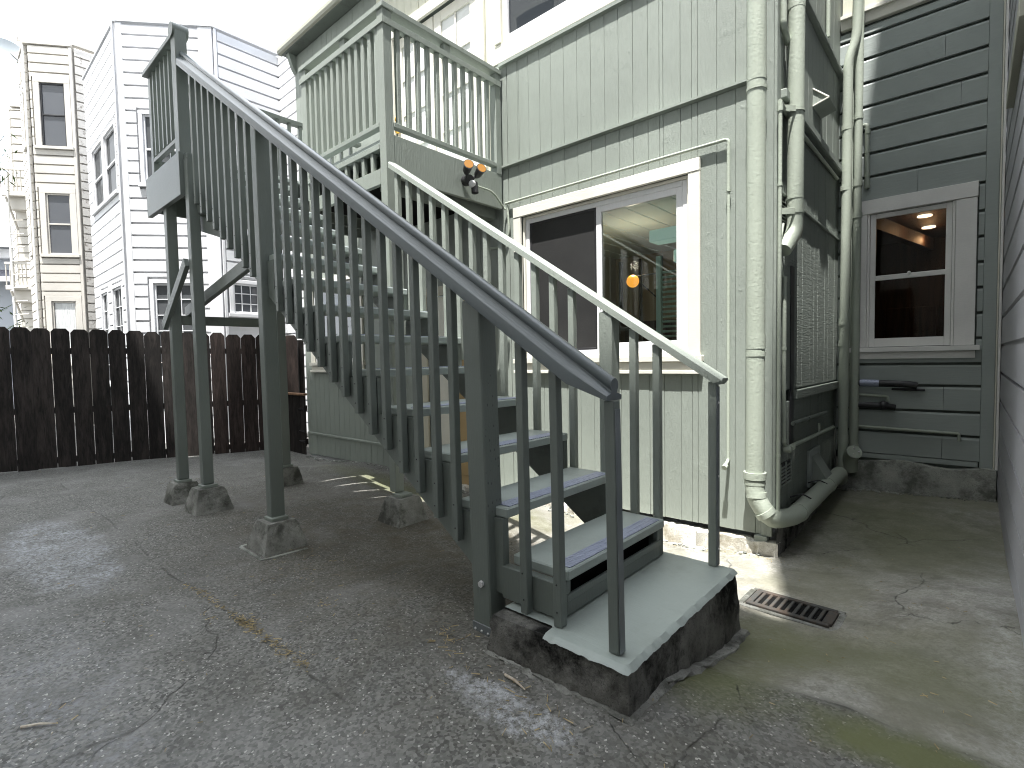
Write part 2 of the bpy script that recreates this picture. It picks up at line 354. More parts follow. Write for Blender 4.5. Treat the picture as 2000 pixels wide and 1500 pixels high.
def prismg(poly, axis, a, b):
    """poly of 2D pts extruded along axis ('y': pts are x,z ; 'x': pts are y,z ; 'z': x,y)"""
    def P(p, t): return {'y': (p[0], t, p[1]), 'x': (t, p[0], p[1]), 'z': (p[0], p[1], t)}[axis]
    n_ = len(poly); V = [P(p, a) for p in poly] + [P(p, b) for p in poly]
    ar = sum(poly[i][0] * poly[(i + 1) % n_][1] - poly[(i + 1) % n_][0] * poly[i][1] for i in range(n_))
    F = [list(range(n_)), list(range(2 * n_ - 1, n_ - 1, -1))] + [[i, i + n_, (i + 1) % n_ + n_, (i + 1) % n_] for i in range(n_)]
    flip = (ar > 0) != (axis == 'y')
    if axis == 'y': flip = ar < 0
    else: flip = ar > 0
    return V, ([f[::-1] for f in F] if flip else F)
def prism(name, poly, axis, a, b, mat, parent=None, **k):
    v, f = prismg(poly, axis, a, b); return mesh(name, v, f, mat, parent, **k)
def smoothpath(pts, rad=.08, seg=5):
    pts = [Vector(p) for p in pts]; out = [pts[0]]
    for i in range(1, len(pts) - 1):
        a = (pts[i - 1] - pts[i]); b = (pts[i + 1] - pts[i]); r = min(rad, a.length * .48, b.length * .48)
        A = pts[i] + a.normalized() * r; B = pts[i] + b.normalized() * r
        for k in range(seg + 1):
            t = k / seg; out.append(A * (1 - t) ** 2 + pts[i] * 2 * t * (1 - t) + B * t * t)
    out.append(pts[-1]); return out
def tubeg(pts, r, n_=16, rad=.08, caps=True, bend=5, rr=None):
    P = smoothpath(pts, rad, bend) if len(pts) > 2 and rad else [Vector(p) for p in pts]
    V = []; F = []; prev = None
    for i, p in enumerate(P):
        d = (P[min(i + 1, len(P) - 1)] - P[max(i - 1, 0)]).normalized()
        if prev is None: s = d.orthogonal().normalized()
        else: s = (prev - d * prev.dot(d)).normalized()
        prev = s; u = d.cross(s); q = rr[i] if rr else r
        for k in range(n_):
            a = 2 * math.pi * k / n_; V.append(p + s * math.cos(a) * q + u * math.sin(a) * q)
    m = len(P)
    for i in range(m - 1):
        for k in range(n_):
            F.append([i * n_ + k, i * n_ + (k + 1) % n_, (i + 1) * n_ + (k + 1) % n_, (i + 1) * n_ + k])
    if caps: F.append(list(range(n_))[::-1]); F.append([(m - 1) * n_ + k for k in range(n_)])
    return V, F
def tube(name, pts, r, mat, parent=None, n_=16, rad=.08, caps=True, **k):
    v, f = tubeg(pts, r, n_, rad, caps); return mesh(name, v, f, mat, parent, smooth=True, **k)
def rects(x0, x1, z0, z1, holes):
    """split a rectangle around holes"""
    xs = sorted({x0, x1, *[min(max(h[i], x0), x1) for h in holes for i in (0, 1)]}); out = []
    for a, b in zip(xs, xs[1:]):
        if b - a < 1e-4: continue
        m = (a + b) / 2; hs = sorted([(h[2], h[3]) for h in holes if h[0] < m < h[1]]); z = z0
        for h0, h1 in hs:
            if h0 > z and h0 < z1: out.append((a, b, z, h0))
            elif h0 >= z1: continue
            z = max(z, h1)
        if z < z1 - 1e-4: out.append((a, b, z, z1))
    return out

# ------------------------------------------------------------------ ground
GP = [(-.87, 1.55, 0), (-1.75, 1.5, 0), (-.88, 2.6, -.165), (-1.04, 3.95, -.25), (-1.9, 4.0, -.31), (-8.1, 4.06, -.27), (-6, 1.62, -.13), (-5.1, 1.62, -.07),
      (-3.75, 1.62, -.12), (-3.64, 2.6, -.14), (-5.7, 2.6, -.12), (.19, 3.3, -.08), (.19, 6.0, -.14), (-1.0, 6.4, -.17), (0, 0, 0), (-3, .3, -.03), (-8, 0, -.14), (-10.4, .6, -.26), (-9.2, 3.8, -.26),
      (-.7, 3.1, -.19), (-4.5, 4.1, -.27), (3, 0, 0), (0, -3, 0), (-5, -2, -.03), (-10, -3, -.2), (-.2, 2.1, -.05)]
def gz(x, y):
    sw = 0; sz = 0
    for a, b, c in GP:
        w = 1 / ((x - a) ** 2 + (y - b) ** 2 + .12) ** 1.8; sw += w; sz += w * c
    return sz / sw
def axis_pts(segs):
    out = []
    for a, b, st in segs:
        k = max(1, round((b - a) / st)); out += [a + (b - a) * i / k for i in range(k)]
    return out + [segs[-1][1]]
gx = axis_pts([(-400, -40, 60), (-40, -12, 4), (-12, -5, .25), (-5, .3, .09), (.3, 8, 1.5), (8, 40, 8), (40, 400, 60)])
gy = axis_pts([(-400, -40, 60), (-40, -2, 4), (-2, 0, .4), (0, 4.2, .09), (4.2, 7, .25), (7, 12, 1.5), (12, 40, 7), (40, 400, 60)])
hr_ = random.Random(3)
GV = [(x, y, gz(max(-14, min(4, x)), max(-5, min(9, y))) + (hr_.uniform(-.003, .003) if -5 < x < .2 and 0 < y < 4 else 0)) for y in gy for x in gx]
# drain extent; no shaft, its dark pit is a flat black plate
DR = (-.925, -.525, 2.99, 3.19)
nx = len(gx)
GF = [[j * nx + i, j * nx + i + 1, (j + 1) * nx + i + 1, (j + 1) * nx + i] for j in range(len(gy) - 1) for i in range(nx - 1)]
mesh('ground', GV, GF, 'ground_paving', kind='structure', smooth=True)

# ------------------------------------------------------------------ the green house
house = thing('house', 'sage green timber house with vertical board wall, balcony door and taller rear wing at right', 'house', (-4, 6, -.25))
YW = 4.06; XS = -1.08; YB = 6.40
def zb(x): return -.112 + (x + 1.33) * (.128 / 6.757)     # bottom edge of the siding
HO = {'big': (-3.46, -1.68, 1.23, 2.70), 'small': (-7.80, -6.45, 1.22, 2.45), 'door': (-5.0, -3.98, -.35, 2.02), 'updoor': (-5.52, -4.0, 3.16, 5.3), 'upwin': (-3.62, -1.95, 4.50, 5.6)}
holes = list(HO.values())
# structural wall behind the boards
mesh('wall', *join([bxg(a, b, YW + .022, YW + .12, c, d, .0) for a, b, c, d in rects(-8.10, XS - .03, -.1, 6.05, holes)]), 'sage_dark', house)
# vertical boards
edges = []; x = -8.11
while x < -1.16:
    edges.append(x); x += rnd.uniform(.132, .150)
edges.append(-1.155)
tiers = [(-9, .085, .003), (.125, 3.20, 0.), (3.235, 4.26, .004), (4.26, 6.07, .004)]
def vboards(x0, x1, z0, z1, y, mat, hs):
    for a, b, c, d in rects(x0, x1, z0, z1, hs):
        if b - a < .012 or d - c < .02: continue
        pr = rnd.uniform(0, .0018)
        v, f = bxg(a + .0011, b - .0011, y - pr, y + .02, c, d, .0030); mesh('siding_board', v, f, mat, house)

for a, b in zip(edges, edges[1:]):
    m = (a + b) / 2
    for z0, z1, off in tiers:
        if z0 == -9:
            z0 = zb(m)
            if b > -5.9: continue
        elif z0 == .125 and b > -5.9: z0 = zb(m)
        cream = (z0 > 4.2 and m > -5.8) or (z0 > 3.2 and -5.8 < m < -3.72)
        vboards(a, b, z0, z1, YW - off, 'upper_cream' if cream else 'sage', holes)
box('corner_board', -1.155, XS - .002, YW - .014, YW + .02, -.115, 6.05, 'sage', house)
box('corner_board', XS - .018, XS + .016, YW + .003, YW + .10, -.02, 6.05, 'sage', house)
box('corner_post_stub', -1.20, -1.11, YW - .03, YW + .02, -.245, -.115, 'sage', house)
# trims / flashings on the front wall
prism('ledge', [(YW + .01, 3.245), (YW - .034, 3.232), (YW - .034, 3.212), (YW + .01, 3.20)], 'x', -3.70, -1.16, 'sage', house)
prism('ledge', [(YW + .01, 4.275), (YW - .036, 4.265), (YW - .036, 4.235), (YW + .01, 4.22)], 'x', -3.70, -1.16, 'sage', house)
prism('ledge', [(YW + .01, .125), (YW - .02, .115), (YW - .02, .088), (YW + .01, .085)], 'x', -8.10, -5.9, 'sage', house)
box('belt_board', -3.86, -1.16, YW - .026, YW - .003, 4.277, 4.46, 'trim_white', house)
box('corner_trim', -3.79, -3.70, YW - .020, YW - .001, 3.15, 4.27, 'sage', house)
# foundation of the front and alley sides (uneven plastered concrete)
def rough_slab(name, x0, x1, y0, y1, zf, zt, mat, parent, nu, amp, side='front', seed=1, **k):
    q = random.Random(seed); V = []; F = []
    for j in range(4):
        for i in range(nu + 1):
            t = i / nu; x = x0 + (x1 - x0) * t
            zz = zf(x if side == 'front' else y0 + (y1 - y0) * t) ; zq = zt(x if side == 'front' else y0 + (y1 - y0) * t)
            h = (0, .5, 1, 1)[j]; z = zz + (zq - zz) * h + (q.uniform(-amp, amp) * .7 if j in (1, 2) else 0)
            if side == 'front': V.append((x, (y0 if j < 3 else y1) + (q.uniform(-amp, amp) + (.05 if False else 0)), z))
            else: V.append(((x0 if j < 3 else x1) + q.uniform(-amp, amp), y0 + (y1 - y0) * t, z))
    for j in range(3):
        for i in range(nu):
            f = [j * (nu + 1) + i, j * (nu + 1) + i + 1, (j + 1) * (nu + 1) + i + 1, (j + 1) * (nu + 1) + i]
            F.append(f if side == 'front' else f)
    return mesh(name, V, F, mat, parent, smooth=True, **k)
rough_slab('foundation', -8.1, -1.03, YW - .055, YW + .04, lambda x: -.45, lambda x: zb(x) - .045, 'plaster_white', house, 220, .022, seed=4)
rough_slab('foundation', -1.035, -1.10, YW - .06, YB - .05, lambda y: -.45, lambda y: .0, 'concrete_black', house, 60, .008, 'side', seed=5)
rough_slab('foundation', -1.06, .175, YB - .075, YB + .05, lambda x: -.35, lambda x: .135 + .02 * math.sin(x * 9), 'concrete_found', house, 40, .010, seed=6)
# eave at the top of the front wall
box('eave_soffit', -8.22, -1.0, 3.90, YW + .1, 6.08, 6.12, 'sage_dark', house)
prism('gutter', [(3.85, 6.14), (3.865, 6.10), (3.92, 6.09), (3.95, 6.11), (3.95, 6.18), (3.85, 6.19)], 'x', -8.27, -1.0, 'gutter_paint', house)
mesh('roof', *prismg([(3.88, 6.23), (9.5, 6.9), (9.5, 6.8), (3.88, 6.14)], 'x', -8.25, -1.0), 'roof_shingle', house)
box('end_wall', -8.11, -8.04, YW + .02, 9.3, -.3, 6.07, 'sage', house)
prism('corner_bracket', [(3.93, 6.075), (YW - .01, 6.075), (YW - .01, 5.80), (4.0, 5.88)], 'x', -8.13, -8.05, 'sage', house)

# windows
def casing(w, x0, x1, z0, z1, wd, y, t, mat, sill=True, head_over=0.0):
    box('casing', x0 - wd, x0, y - t, y, z0 - .0, z1, mat, w); box('casing', x1, x1 + wd, y - t, y, z0, z1, mat, w)
    box('head_casing', x0 - wd - head_over, x1 + wd + head_over, y - t - .004, y, z1 + .001, z1 + wd + .005, mat, w)
# the big sliding window
bw = thing('window', 'w', 'x', (-2.55, YW, 1.2)); bw.parent = house; bw.location = Vector((-2.55, YW, 1.2)) - WL[house.name]
del bw['category']; bw['label'] = 'wide white sliding window with one screened half'
casing(bw, -3.44, -1.70, 1.235, 2.665, .095, YW - .004, .030, 'trim_white')
box('sill', -3.555, -1.585, YW - .055, YW + .02, 1.185, 1.232, 'trim_white', bw)
box('apron', -3.53, -1.60, YW - .030, YW - .003, 1.115, 1.183, 'trim_white', bw)
box('apron_moulding', -3.56, -1.59, YW - .042, YW - .003, 1.085, 1.113, 'trim_white', bw)
fy = YW + .01
def ring(name, x0, x1, z0, z1, y0, y1, wd, mat, parent, wb=None):
    wb = wb or wd
    mesh(name, *join([bxg(x0, x0 + wd, y0, y1, z0, z1), bxg(x1 - wd, x1, y0, y1, z0, z1), bxg(x0 + wd, x1 - wd, y0 + .001, y1 - .001, z1 - wd, z1), bxg(x0 + wd, x1 - wd, y0 + .001, y1 - .001, z0, z0 + wb)]), mat, parent)
ring('jamb', -3.44, -1.70, 1.235, 2.665, fy - .005, fy + .09, .022, 'trim_white', bw)
ring('frame', -3.417, -1.722, 1.258, 2.642, fy + .015, fy + .075, .045, 'vinyl', bw)
ring('sash', -2.585, -1.768, 1.303, 2.597, fy + .018, fy + .048, .055, 'vinyl', bw)
box('pane', -2.53, -1.823, fy + .030, fy + .034, 1.358, 2.542, 'glass_clear', bw, ch=.0005)
ring('screen_frame', -3.372, -2.587, 1.303, 2.597, fy + .024, fy + .040, .022, 'black_iron', bw)
box('screen', -3.35, -2.609, fy + .030, fy + .033, 1.325, 2.575, 'insect_screen', bw, ch=.0005)
box('latch', -2.550, -2.536, fy + .006, fy + .018, 1.70, 1.83, 'vinyl', bw)
# the room behind it
mesh('room', [(-4.2, YW + .13, .2), (-1.2, YW + .13, .2), (-1.2, 7.2, .2), (-4.2, 7.2, .2), (-4.2, YW + .13, 2.78), (-1.2, YW + .13, 2.78), (-1.2, 7.2, 2.78), (-4.2, 7.2, 2.78)],
     [[0, 1, 2, 3], [1, 5, 6, 2], [2, 6, 7, 3], [3, 7, 4, 0]], 'room_wall', house)
for k in range(12):
    x = -4.2 + k * .25; box('ceiling_plank', x + .006, x + .244, YW + .13, 7.2, 2.765, 2.79, 'room_ceiling', house, ch=.006)
ringy = 6.2
shel = thing('lamp', 'l', 'x', (-2.93, 5.4, 1.9)); shel.parent = house; shel.location = Vector((-2.93, 5.4, 1.9)) - WL[house.name]; del shel['category']; shel['label'] = 'orange globe lamp on a thin arm inside the window'
v = []; f = []
def sphereg(c, r, a=14, b=10, sz=1):
    V = []; F = []
    for j in range(b + 1):
        t = math.pi * j / b
        for i in range(a): V.append((c[0] + r * math.sin(t) * math.cos(2 * math.pi * i / a), c[1] + r * math.sin(t) * math.sin(2 * math.pi * i / a), c[2] + r * sz * math.cos(t)))
    for j in range(b):
        for i in range(a): F.append([j * a + i, (j + 1) * a + i, (j + 1) * a + (i + 1) % a, j * a + (i + 1) % a])
    return V, F
mesh('globe', *sphereg((-2.93, 5.4, 2.10), .072), 'bulb_orange', shel, smooth=True)
tube('arm', [(-2.87, 5.4, 2.15), (-2.45, 5.5, 2.18), (-2.40, 5.5, 2.18)], .008, 'black_iron', shel, 8)
tube('arm', [(-2.84, 5.4, 2.08), (-2.62, 5.5, 1.84)], .008, 'black_iron', shel, 8, rad=0)
ld = bpy.data.lights.new('lamp_bulb', 'POINT'); ld.energy = 2.2; ld.color = (1, .86, .66); ld.shadow_soft_size = .05
lo_ = bpy.data.objects.new('lamp_bulb', ld); COL.objects.link(lo_); lo_.parent = shel; lo_.location = (0, .02, .38)
box('strip_light', -2.50, -2.05, 4.95, 5.15, 2.40, 2.52, 'tube_glow', house, ch=.01)
box('strip_light', -2.33, -2.05, 5.15, 5.30, 2.20, 2.33, 'tube_glow', house, ch=.01)
sh = box('shutter_frame', -2.245, -2.195, 4.58, 4.62, .3, 2.17, 'mint_paint', house)
for k in range(22):
    z = 1.05 + k * .046; bar('shutter_slat', (-2.19, 4.60, z), (-2.04, 4.62, z), .030, .006, 'mint_paint', house, up=(0, .6, 1))
box('back_return', XS - .03, XS + .004, YB - .0025, YB + .03, -.2, 6.0, 'sage_dark', house)
box('wall_panel', -4.1, -2.62, 6.9, 6.95, .2, 1.75, 'room_dark', house)
for k in range(9): box('wall_batten', -4.1 + k * .33, -4.06 + k * .33, 7.12, 7.17, 1.5, 2.7, 'room_dark', house)

# small lower window by the left corner
sw = thing('window', 'w', 'x', (-7.1, YW, 1.2)); sw.parent = house; sw.location = Vector((-7.1, YW, 1.2)) - WL[house.name]; del sw['category']; del sw['label']
casing(sw, -7.78, -6.47, 1.24, 2.42, .09, YW - .004, .028, 'trim_white')
box('sill', -7.90, -6.35, YW - .055, YW + .02, 1.19, 1.237, 'trim_white', sw)
box('apron', -7.87, -6.38, YW - .026, YW - .003, 1.12, 1.188, 'trim_white', sw)
box('apron_moulding', -7.9, -6.35, YW - .042, YW - .003, 1.085, 1.118, 'trim_white', sw)
ring('sash', -7.78, -6.47, 1.24, 2.42, fy, fy + .05, .05, 'vinyl', sw); box('pane', -7.73, -6.52, fy + .02, fy + .025, 1.29, 2.37, 'glass_dark', sw, ch=.0005)
# ground floor door under the balcony
dr = thing('door', 'd', 'x', (-4.5, YW, -.2)); dr.parent = house; dr.location = Vector((-4.5, YW, -.2)) - WL[house.name]; del dr['category']; dr['label'] = 'tan door in cream frame under the balcony'
casing(dr, -4.98, -4.0, -.25, 2.0, .10, YW - .004, .028, 'cream_door')
box('door_leaf', -4.55, -4.005, fy, fy + .05, -.24, 1.99, 'tan_door', dr)
box('side_light', -4.975, -4.56, fy, fy + .05, -.24, 1.99, 'trim_white', dr)
for z0, z1 in ((-.1, .7), (.85, 1.85)): box('door_panel', -4.45, -4.10, fy - .012, fy + .01, z0, z1, 'tan_door', dr, ch=.01)
mesh('knob', *sphereg((-4.50, fy - .05, .82), .03), 'brass', dr, smooth=True)
# balcony french door
fd = thing('door', 'd', 'x', (-4.76, YW, 3.15)); fd.parent = house; fd.location = Vector((-4.76, YW, 3.15)) - WL[house.name]; del fd['category']; fd['label'] = 'white glazed door opening onto the balcony'
casing(fd, -5.50, -4.02, 3.14, 5.26, .12, YW - .008, .03, 'trim_white')
for a, b in ((-5.49, -4.77), (-4.75, -4.03)):
    ring('door_leaf', a, b, 3.15, 5.24, fy, fy + .045, .12, 'trim_white', fd, .3)
    box('pane', a + .12, b - .12, fy + .02, fy + .024, 3.45, 5.12, 'glass_pale_reflection', fd, ch=.0005)
    for k in range(1, 4): box('muntin', a + .12, b - .12, fy + .004, fy + .018, 3.45 + k * .42 - .01, 3.45 + k * .42 + .01, 'trim_white', fd)
    box('muntin', (a + b) / 2 - .01, (a + b) / 2 + .01, fy + .005, fy + .017, 3.45, 5.12, 'trim_white', fd)
for z in (4.12, 4.26): mesh('knob', *sphereg((-5.44, fy - .04, z), .034), 'brass', fd, smooth=True)
# upstairs window beside the balcony
uw = thing('window', 'w', 'x', (-2.8, YW, 4.45)); uw.parent = house; uw.location = Vector((-2.8, YW, 4.45)) - WL[house.name]; del uw['category']; uw['label'] = 'dark upstairs window in a white frame'
casing(uw, -3.66, -1.93, 4.47, 5.6, .09, YW - .008, .03, 'trim_white')
ring('frame', -3.655, -1.935, 4.475, 5.595, fy - .01, fy + .06, .06, 'vinyl', uw); box('pane', -3.60, -1.99, fy + .02, fy + .025, 4.53, 5.54, 'glass_dark', uw, ch=.0005)

# ---- alley side wall of the house (x = XS)
mesh('wall', *join([bxg(XS - .10, XS - .024, YW + .1, YB + .1, -.02, 6.0, 0)]), 'sage_dark', house)
y = YW + .105; ys = [y]
while y < YB - .12:
    y += rnd.uniform(.135, .16); ys.append(y)
ys[-1] = YB - .003
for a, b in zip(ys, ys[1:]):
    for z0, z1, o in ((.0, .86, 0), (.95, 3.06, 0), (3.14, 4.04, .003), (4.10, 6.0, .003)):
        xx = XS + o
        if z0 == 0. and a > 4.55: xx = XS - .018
        v, f = bxg(xx - .02, xx + rnd.uniform(0, .003), a + .0012, b - .0012, z0, z1, .004); mesh('siding_board', v, f, 'sage_side_shaded' if z0 < 3.1 else 'sage', house)  # shade below the ledge comes from the darker board colour
box('sill_board', XS - .02, XS + .03, 4.62, YB - .01, .865, .935, 'sage_side_shaded', house)
box('black_batten', XS - .015, XS + .010, 4.5, 4.60, .45, 1.92, 'black_iron', house)  # plain black strip on the siding
box('ledge', XS - .02, XS + .055, YW + .10, YB - .01, 3.065, 3.135, 'sage', house, ch=.008)
box('ledge', XS - .02, XS + .050, YW + .10, YB - .01, 4.045, 4.095, 'sage', house, ch=.008)
box('ledge', XS - .02, XS + .022, YW + .10, YB - .01, 2.40, 2.425, 'sage', house, ch=.006)
# tiny louvre vents
def louvre(y0, y1, z0, z1):
    q = box('louvre_vent', XS + .003, XS + .012, y0, y1, z0, z1, 'black_iron', house)
    k = 0; z = z0 + .012
    while z < z1 - .01:
        bar('louvre_slat', (XS + .018, y0 + .005, z), (XS + .018, y1 - .005, z), .012, .004, 'sage', q, up=(.7, 0, 1)); z += .027
    for t in (0, .5, 1): box('louvre_frame', XS + .012, XS + .022, y0 + (y1 - y0) * t - .006, y0 + (y1 - y0) * t + .006, z0, z1, 'sage', q)
louvre(4.17, 4.42, 2.20, 2.38); louvre(4.20, 4.50, .22, .40)

# ---- rear wing wall: horizontal lap boards facing the camera
bl = (-.90, -.01, 1.29, 2.66)     # rear window opening (inside of casings)
HB = [(-.80, -.165, 1.33, 2.60)]
mesh('wall', *join([bxg(a, b, YB + .03, YB + .12, c, d, 0) for a, b, c, d in rects(-1.6, .185, -.2, 6.5, HB)]), 'sage_dark', house)
rows = [.205, .444, .67, .915, 1.125, 1.36, 1.59, 1.82, 2.05, 2.28, 2.51, 2.76, 3.016, 3.247, 3.481, 3.72, 3.955, 4.19, 4.42, 4.52]
box('lap_board', -1.06, .05, YB - .012, YB + .02, .150, .197, 'sage_lap', house)
for a, b in zip(rows, rows[1:]):
    for x0, x1, c, d in rects(-1.075, .058, a, b, [(-.93, .02, 1.24, 2.74)]):
        if x1 - x0 < .02 or d - c < .015: continue
        parts = [(x0, x1)]
        if x1 - x0 > .9 and rnd.random() < .45: s = rnd.uniform(-.8, -.1); parts = [(x0, s - .0015), (s + .0015, x1)]
        for p0, p1 in parts:
            # face with a rabbeted groove at the bottom
            poly = [(YB + .02, c), (YB - .012, c), (YB - .014, c + .003), (YB - .014, d - .044), (YB - .004, d - .026), (YB + .02, d - .026)]
            prism('lap_board', poly, 'x', p0, p1, 'sage_lap', house)
box('belt_board', -1.07, .17, YB - .035, YB + .02, 4.525, 4.65, 'trim_white', house)
box('belt_moulding', -1.07, .17, YB - .065, YB - .036, 4.62, 4.655, 'trim_white', house)
zz = 4.66
while zz < 6.4: box('lap_board', -1.06, .058, YB - .010, YB + .02, zz + .012, zz + .235, 'upper_cream', house); zz += .24
box('corner_board', .060, .150, YB - .024, YB + .02, .145, 4.52, 'sage_lap', house)
box('corner_bead', .152, .163, YB - .030, YB + .02, .145, 4.52, 'trim_white', house)
rw = thing('window', 'w', 'x', (-.48, YB, 1.25)); rw.parent = house; rw.location = Vector((-.48, YB, 1.25)) - WL[house.name]; del rw['category']; rw['label'] = 'double hung window with pale grey casing over the alley'
Y0 = YB - .03
box('casing', -.945, -.822, Y0, YB + .03, 1.285, 2.625, 'cool_white', rw); box('casing', -.140, .008, Y0, YB + .03, 1.285, 2.625, 'cool_white', rw)
box('head_casing', -.950, .013, Y0 - .006, YB + .03, 2.628, 2.765, 'cool_white', rw)
box('inner_casing', -.820, -.800, Y0 + .012, YB + .04, 1.285, 2.625, 'cool_white', rw); box('inner_casing', -.162, -.142, Y0 + .012, YB + .04, 1.285, 2.625, 'cool_white', rw)
box('sill', -.985, .045, Y0 - .05, YB + .03, 1.235, 1.282, 'cool_white', rw)
box('apron', -.96, .015, Y0 - .012, YB + .03, 1.165, 1.233, 'cool_white', rw)
ring('upper_sash', -.798, -.164, 1.97, 2.622, YB + .006, YB + .035, .046, 'cool_white', rw, .035)
ring('lower_sash', -.798, -.164, 1.288, 2.0, YB - .012, YB + .004, .046, 'cool_white', rw, .085)
for sx in (-.775, -.187): prism('sash_horn', [(sx - .02, 1.95), (sx + .02, 1.95), (sx + .012, 1.90), (sx, 1.875), (sx - .012, 1.90)], 'y', YB - .018, YB + .0, 'cool_white', rw)
box('pane', -.753, -.209, YB + .018, YB + .022, 2.004, 2.577, 'glass_still', rw, ch=.0005)
box('pane', -.753, -.209, YB - .006, YB - .002, 1.372, 1.955, 'glass_still', rw, ch=.0005)
mesh('catch', *sphereg((-.48, YB - .016, 2.006), .014), 'cool_white', rw, smooth=True)
mesh('room', [(-1.4, YB + .13, .6), (.5, YB + .13, .6), (.5, 10, .6), (-1.4, 10, .6), (-1.4, YB + .13, 2.92), (.5, YB + .13, 2.92), (.5, 10, 2.92), (-1.4, 10, 2.92)],
     [[0, 1, 2, 3], [1, 5, 6, 2], [2, 6, 7, 3], [3, 7, 4, 0], [4, 5, 6, 7]], 'room_dark', house)
for sx, sy in ((-.475, 8.25), (-.475, 9.03)):
    sl = bpy.data.lights.new('ceiling_spot_light', 'POINT'); sl.energy = .6; sl.color = (1, .6, .3); sl.shadow_soft_size = .05; slo = bpy.data.objects.new('ceiling_spot_light', sl); COL.objects.link(slo); slo.parent = house; slo.location = Vector((sx, sy, 2.75)) - WL[house.name]
    mesh('ceiling_spot', *tubeg([(sx, sy, 2.90), (sx, sy, 2.915)], .075, 18, 0), 'spot_glow', house)
for k in range(6): box('cabinet_door', -1.2 + k * .28, -.94 + k * .28, 9.0, 9.04, .7, 1.85, 'room_dark', house, ch=.02)
bar('ceiling_beam', (-1.0, 7.0, 2.75), (-.5, 9.5, 2.75), .12, .16, 'room_dark', house)

# ------------------------------------------------------------------ balcony
balc = thing('balcony', 'sage timber balcony with slatted railing projecting from the upper floor', 'balcony', (-4.4, 3.3, 2.75))
BX = -3.68; BYF = 2.604
SG = 'sage'
# deck planks run along X
y = BYF + .03
while y < YW - .04:
    box('deck_plank', -6.30, BX - .02, y, min(y + .141, YW - .03), 3.085, 3.12, 'sage_deck', balc); y += .148
x = -6.2
while x < BX - .1:
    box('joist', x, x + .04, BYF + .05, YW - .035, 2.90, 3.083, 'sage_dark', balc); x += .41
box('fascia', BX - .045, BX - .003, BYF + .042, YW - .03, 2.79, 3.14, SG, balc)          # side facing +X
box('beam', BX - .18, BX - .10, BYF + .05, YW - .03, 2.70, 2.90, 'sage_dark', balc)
box('fascia', -5.05, BX - .09, BYF, BYF + .04, 2.73, 2.86, SG, balc)
box('deck_shade_sheet', -5.3, BX - .2, BYF + .06, YW - .04, 2.885, 2.898, 'black_void', balc)  # black sheet standing in for the deep shade under the deck
box('low_rail', -5.05, BX - .09, BYF - .005, BYF + .05, 3.02, 3.06, SG, balc)
x = -3.92
while x > -5.0: box('baluster', x, x + .04, BYF + .005, BYF + .042, 2.862, 3.018, SG, balc); x -= .14
# posts
box('post', BX - .088, BX, BYF, BYF + .088, -.02 + .12, 4.145, SG, balc, ch=.004)
box('post', -5.09, -5.00, BYF, BYF + .088, 2.75, 4.145, SG, balc, ch=.004)
box('post', BX - .088, BX, YW - .105, YW - .028, 3.14, 4.145, SG, balc, ch=.004)
# A face (facing -Y)
box('top_rail', -5.11, BX + .014, BYF - .014, BYF + .10, 4.147, 4.19, SG, balc)
box('upper_rail', -5.00, BX - .09, BYF - .008, BYF + .06, 4.028, 4.068, SG, balc)
box('upper_rail', -5.11, BX + .012, BYF - .012, BYF - .001, 4.020, 4.075, SG, balc)
box('bottom_rail', -5.0, BX - .09, BYF - .002, BYF + .06, 3.205, 3.245, SG, balc)
for x in (-4.36,): box('rail_block', x, x + .085, BYF + .003, BYF + .06, 4.069, 4.146, SG, balc)
for i in range(12):
    x = -4.93 + i * .104; box('baluster', x - .019, x + .019, BYF + .004, BYF + .044, 3.246, 4.027, SG, balc)
# B face (facing +X)
box('top_rail', BX - .10, BX + .014, BYF + .102, YW - .028, 4.146, 4.189, SG, balc)
box('upper_rail', BX - .06, BX + .010, BYF + .09, YW - .106, 4.030, 4.070, SG, balc)
box('upper_rail', BX + .001, BX + .012, BYF + .0, YW - .03, 4.021, 4.074, SG, balc)
box('bottom_rail', BX - .06, BX + .002, BYF + .09, YW - .106, 3.205, 3.245, SG, balc)
for y in (3.27,): box('rail_block', BX - .06, BX - .003, y, y + .085, 4.071, 4.145, SG, balc)
for i in range(11):
    y = 2.76 + i * .109; box('baluster', BX - .044, BX - .004, y - .019, y + .019, 3.246, 4.029, SG, balc)

# ------------------------------------------------------------------ staircase
st = thing('staircase', 'long grey green timber stair climbing from the concrete step to the balcony', 'staircase', (-1.6, 2.1, -.05))
NY = 1.60                        # outer face of near balusters
SS = 'sage_stair_shaded'
def rail_top(x): return 1.150 + .660 * (-.955 - x)
def low(x): return .292 - .685 * (x + 1.76)
NT_ = 14
def tx(k): return -1.215 - .3105 * k      # front edge of tread k
def tz(k): return .358 + .2065 * k
# stringers: sawtooth top, straight bottom
def stringer(y0, y1, x_start, mat):
    top = []
    for k in range(NT_):
        top += [(tx(k) - .012, tz(k) - .046 - (.2065 if k else .20)), (tx(k) - .012, tz(k) - .046)]
    top[0] = (tx(0) - .012, .165)
    xe = tx(NT_ - 1) - .31; top += [(xe, tz(NT_ - 1) - .046), (xe, low(xe) + .05)]
    poly = top + [(-1.62, low(-1.62) - .01 if low(-1.62) > .165 else .165)]
    return prism('stringer', poly, 'y', y0, y1, mat, st)
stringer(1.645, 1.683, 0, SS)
stringer(2.535, 2.572, 0, 'sage_dark')  # far stringer darkened; shade on its inner face is in the colour
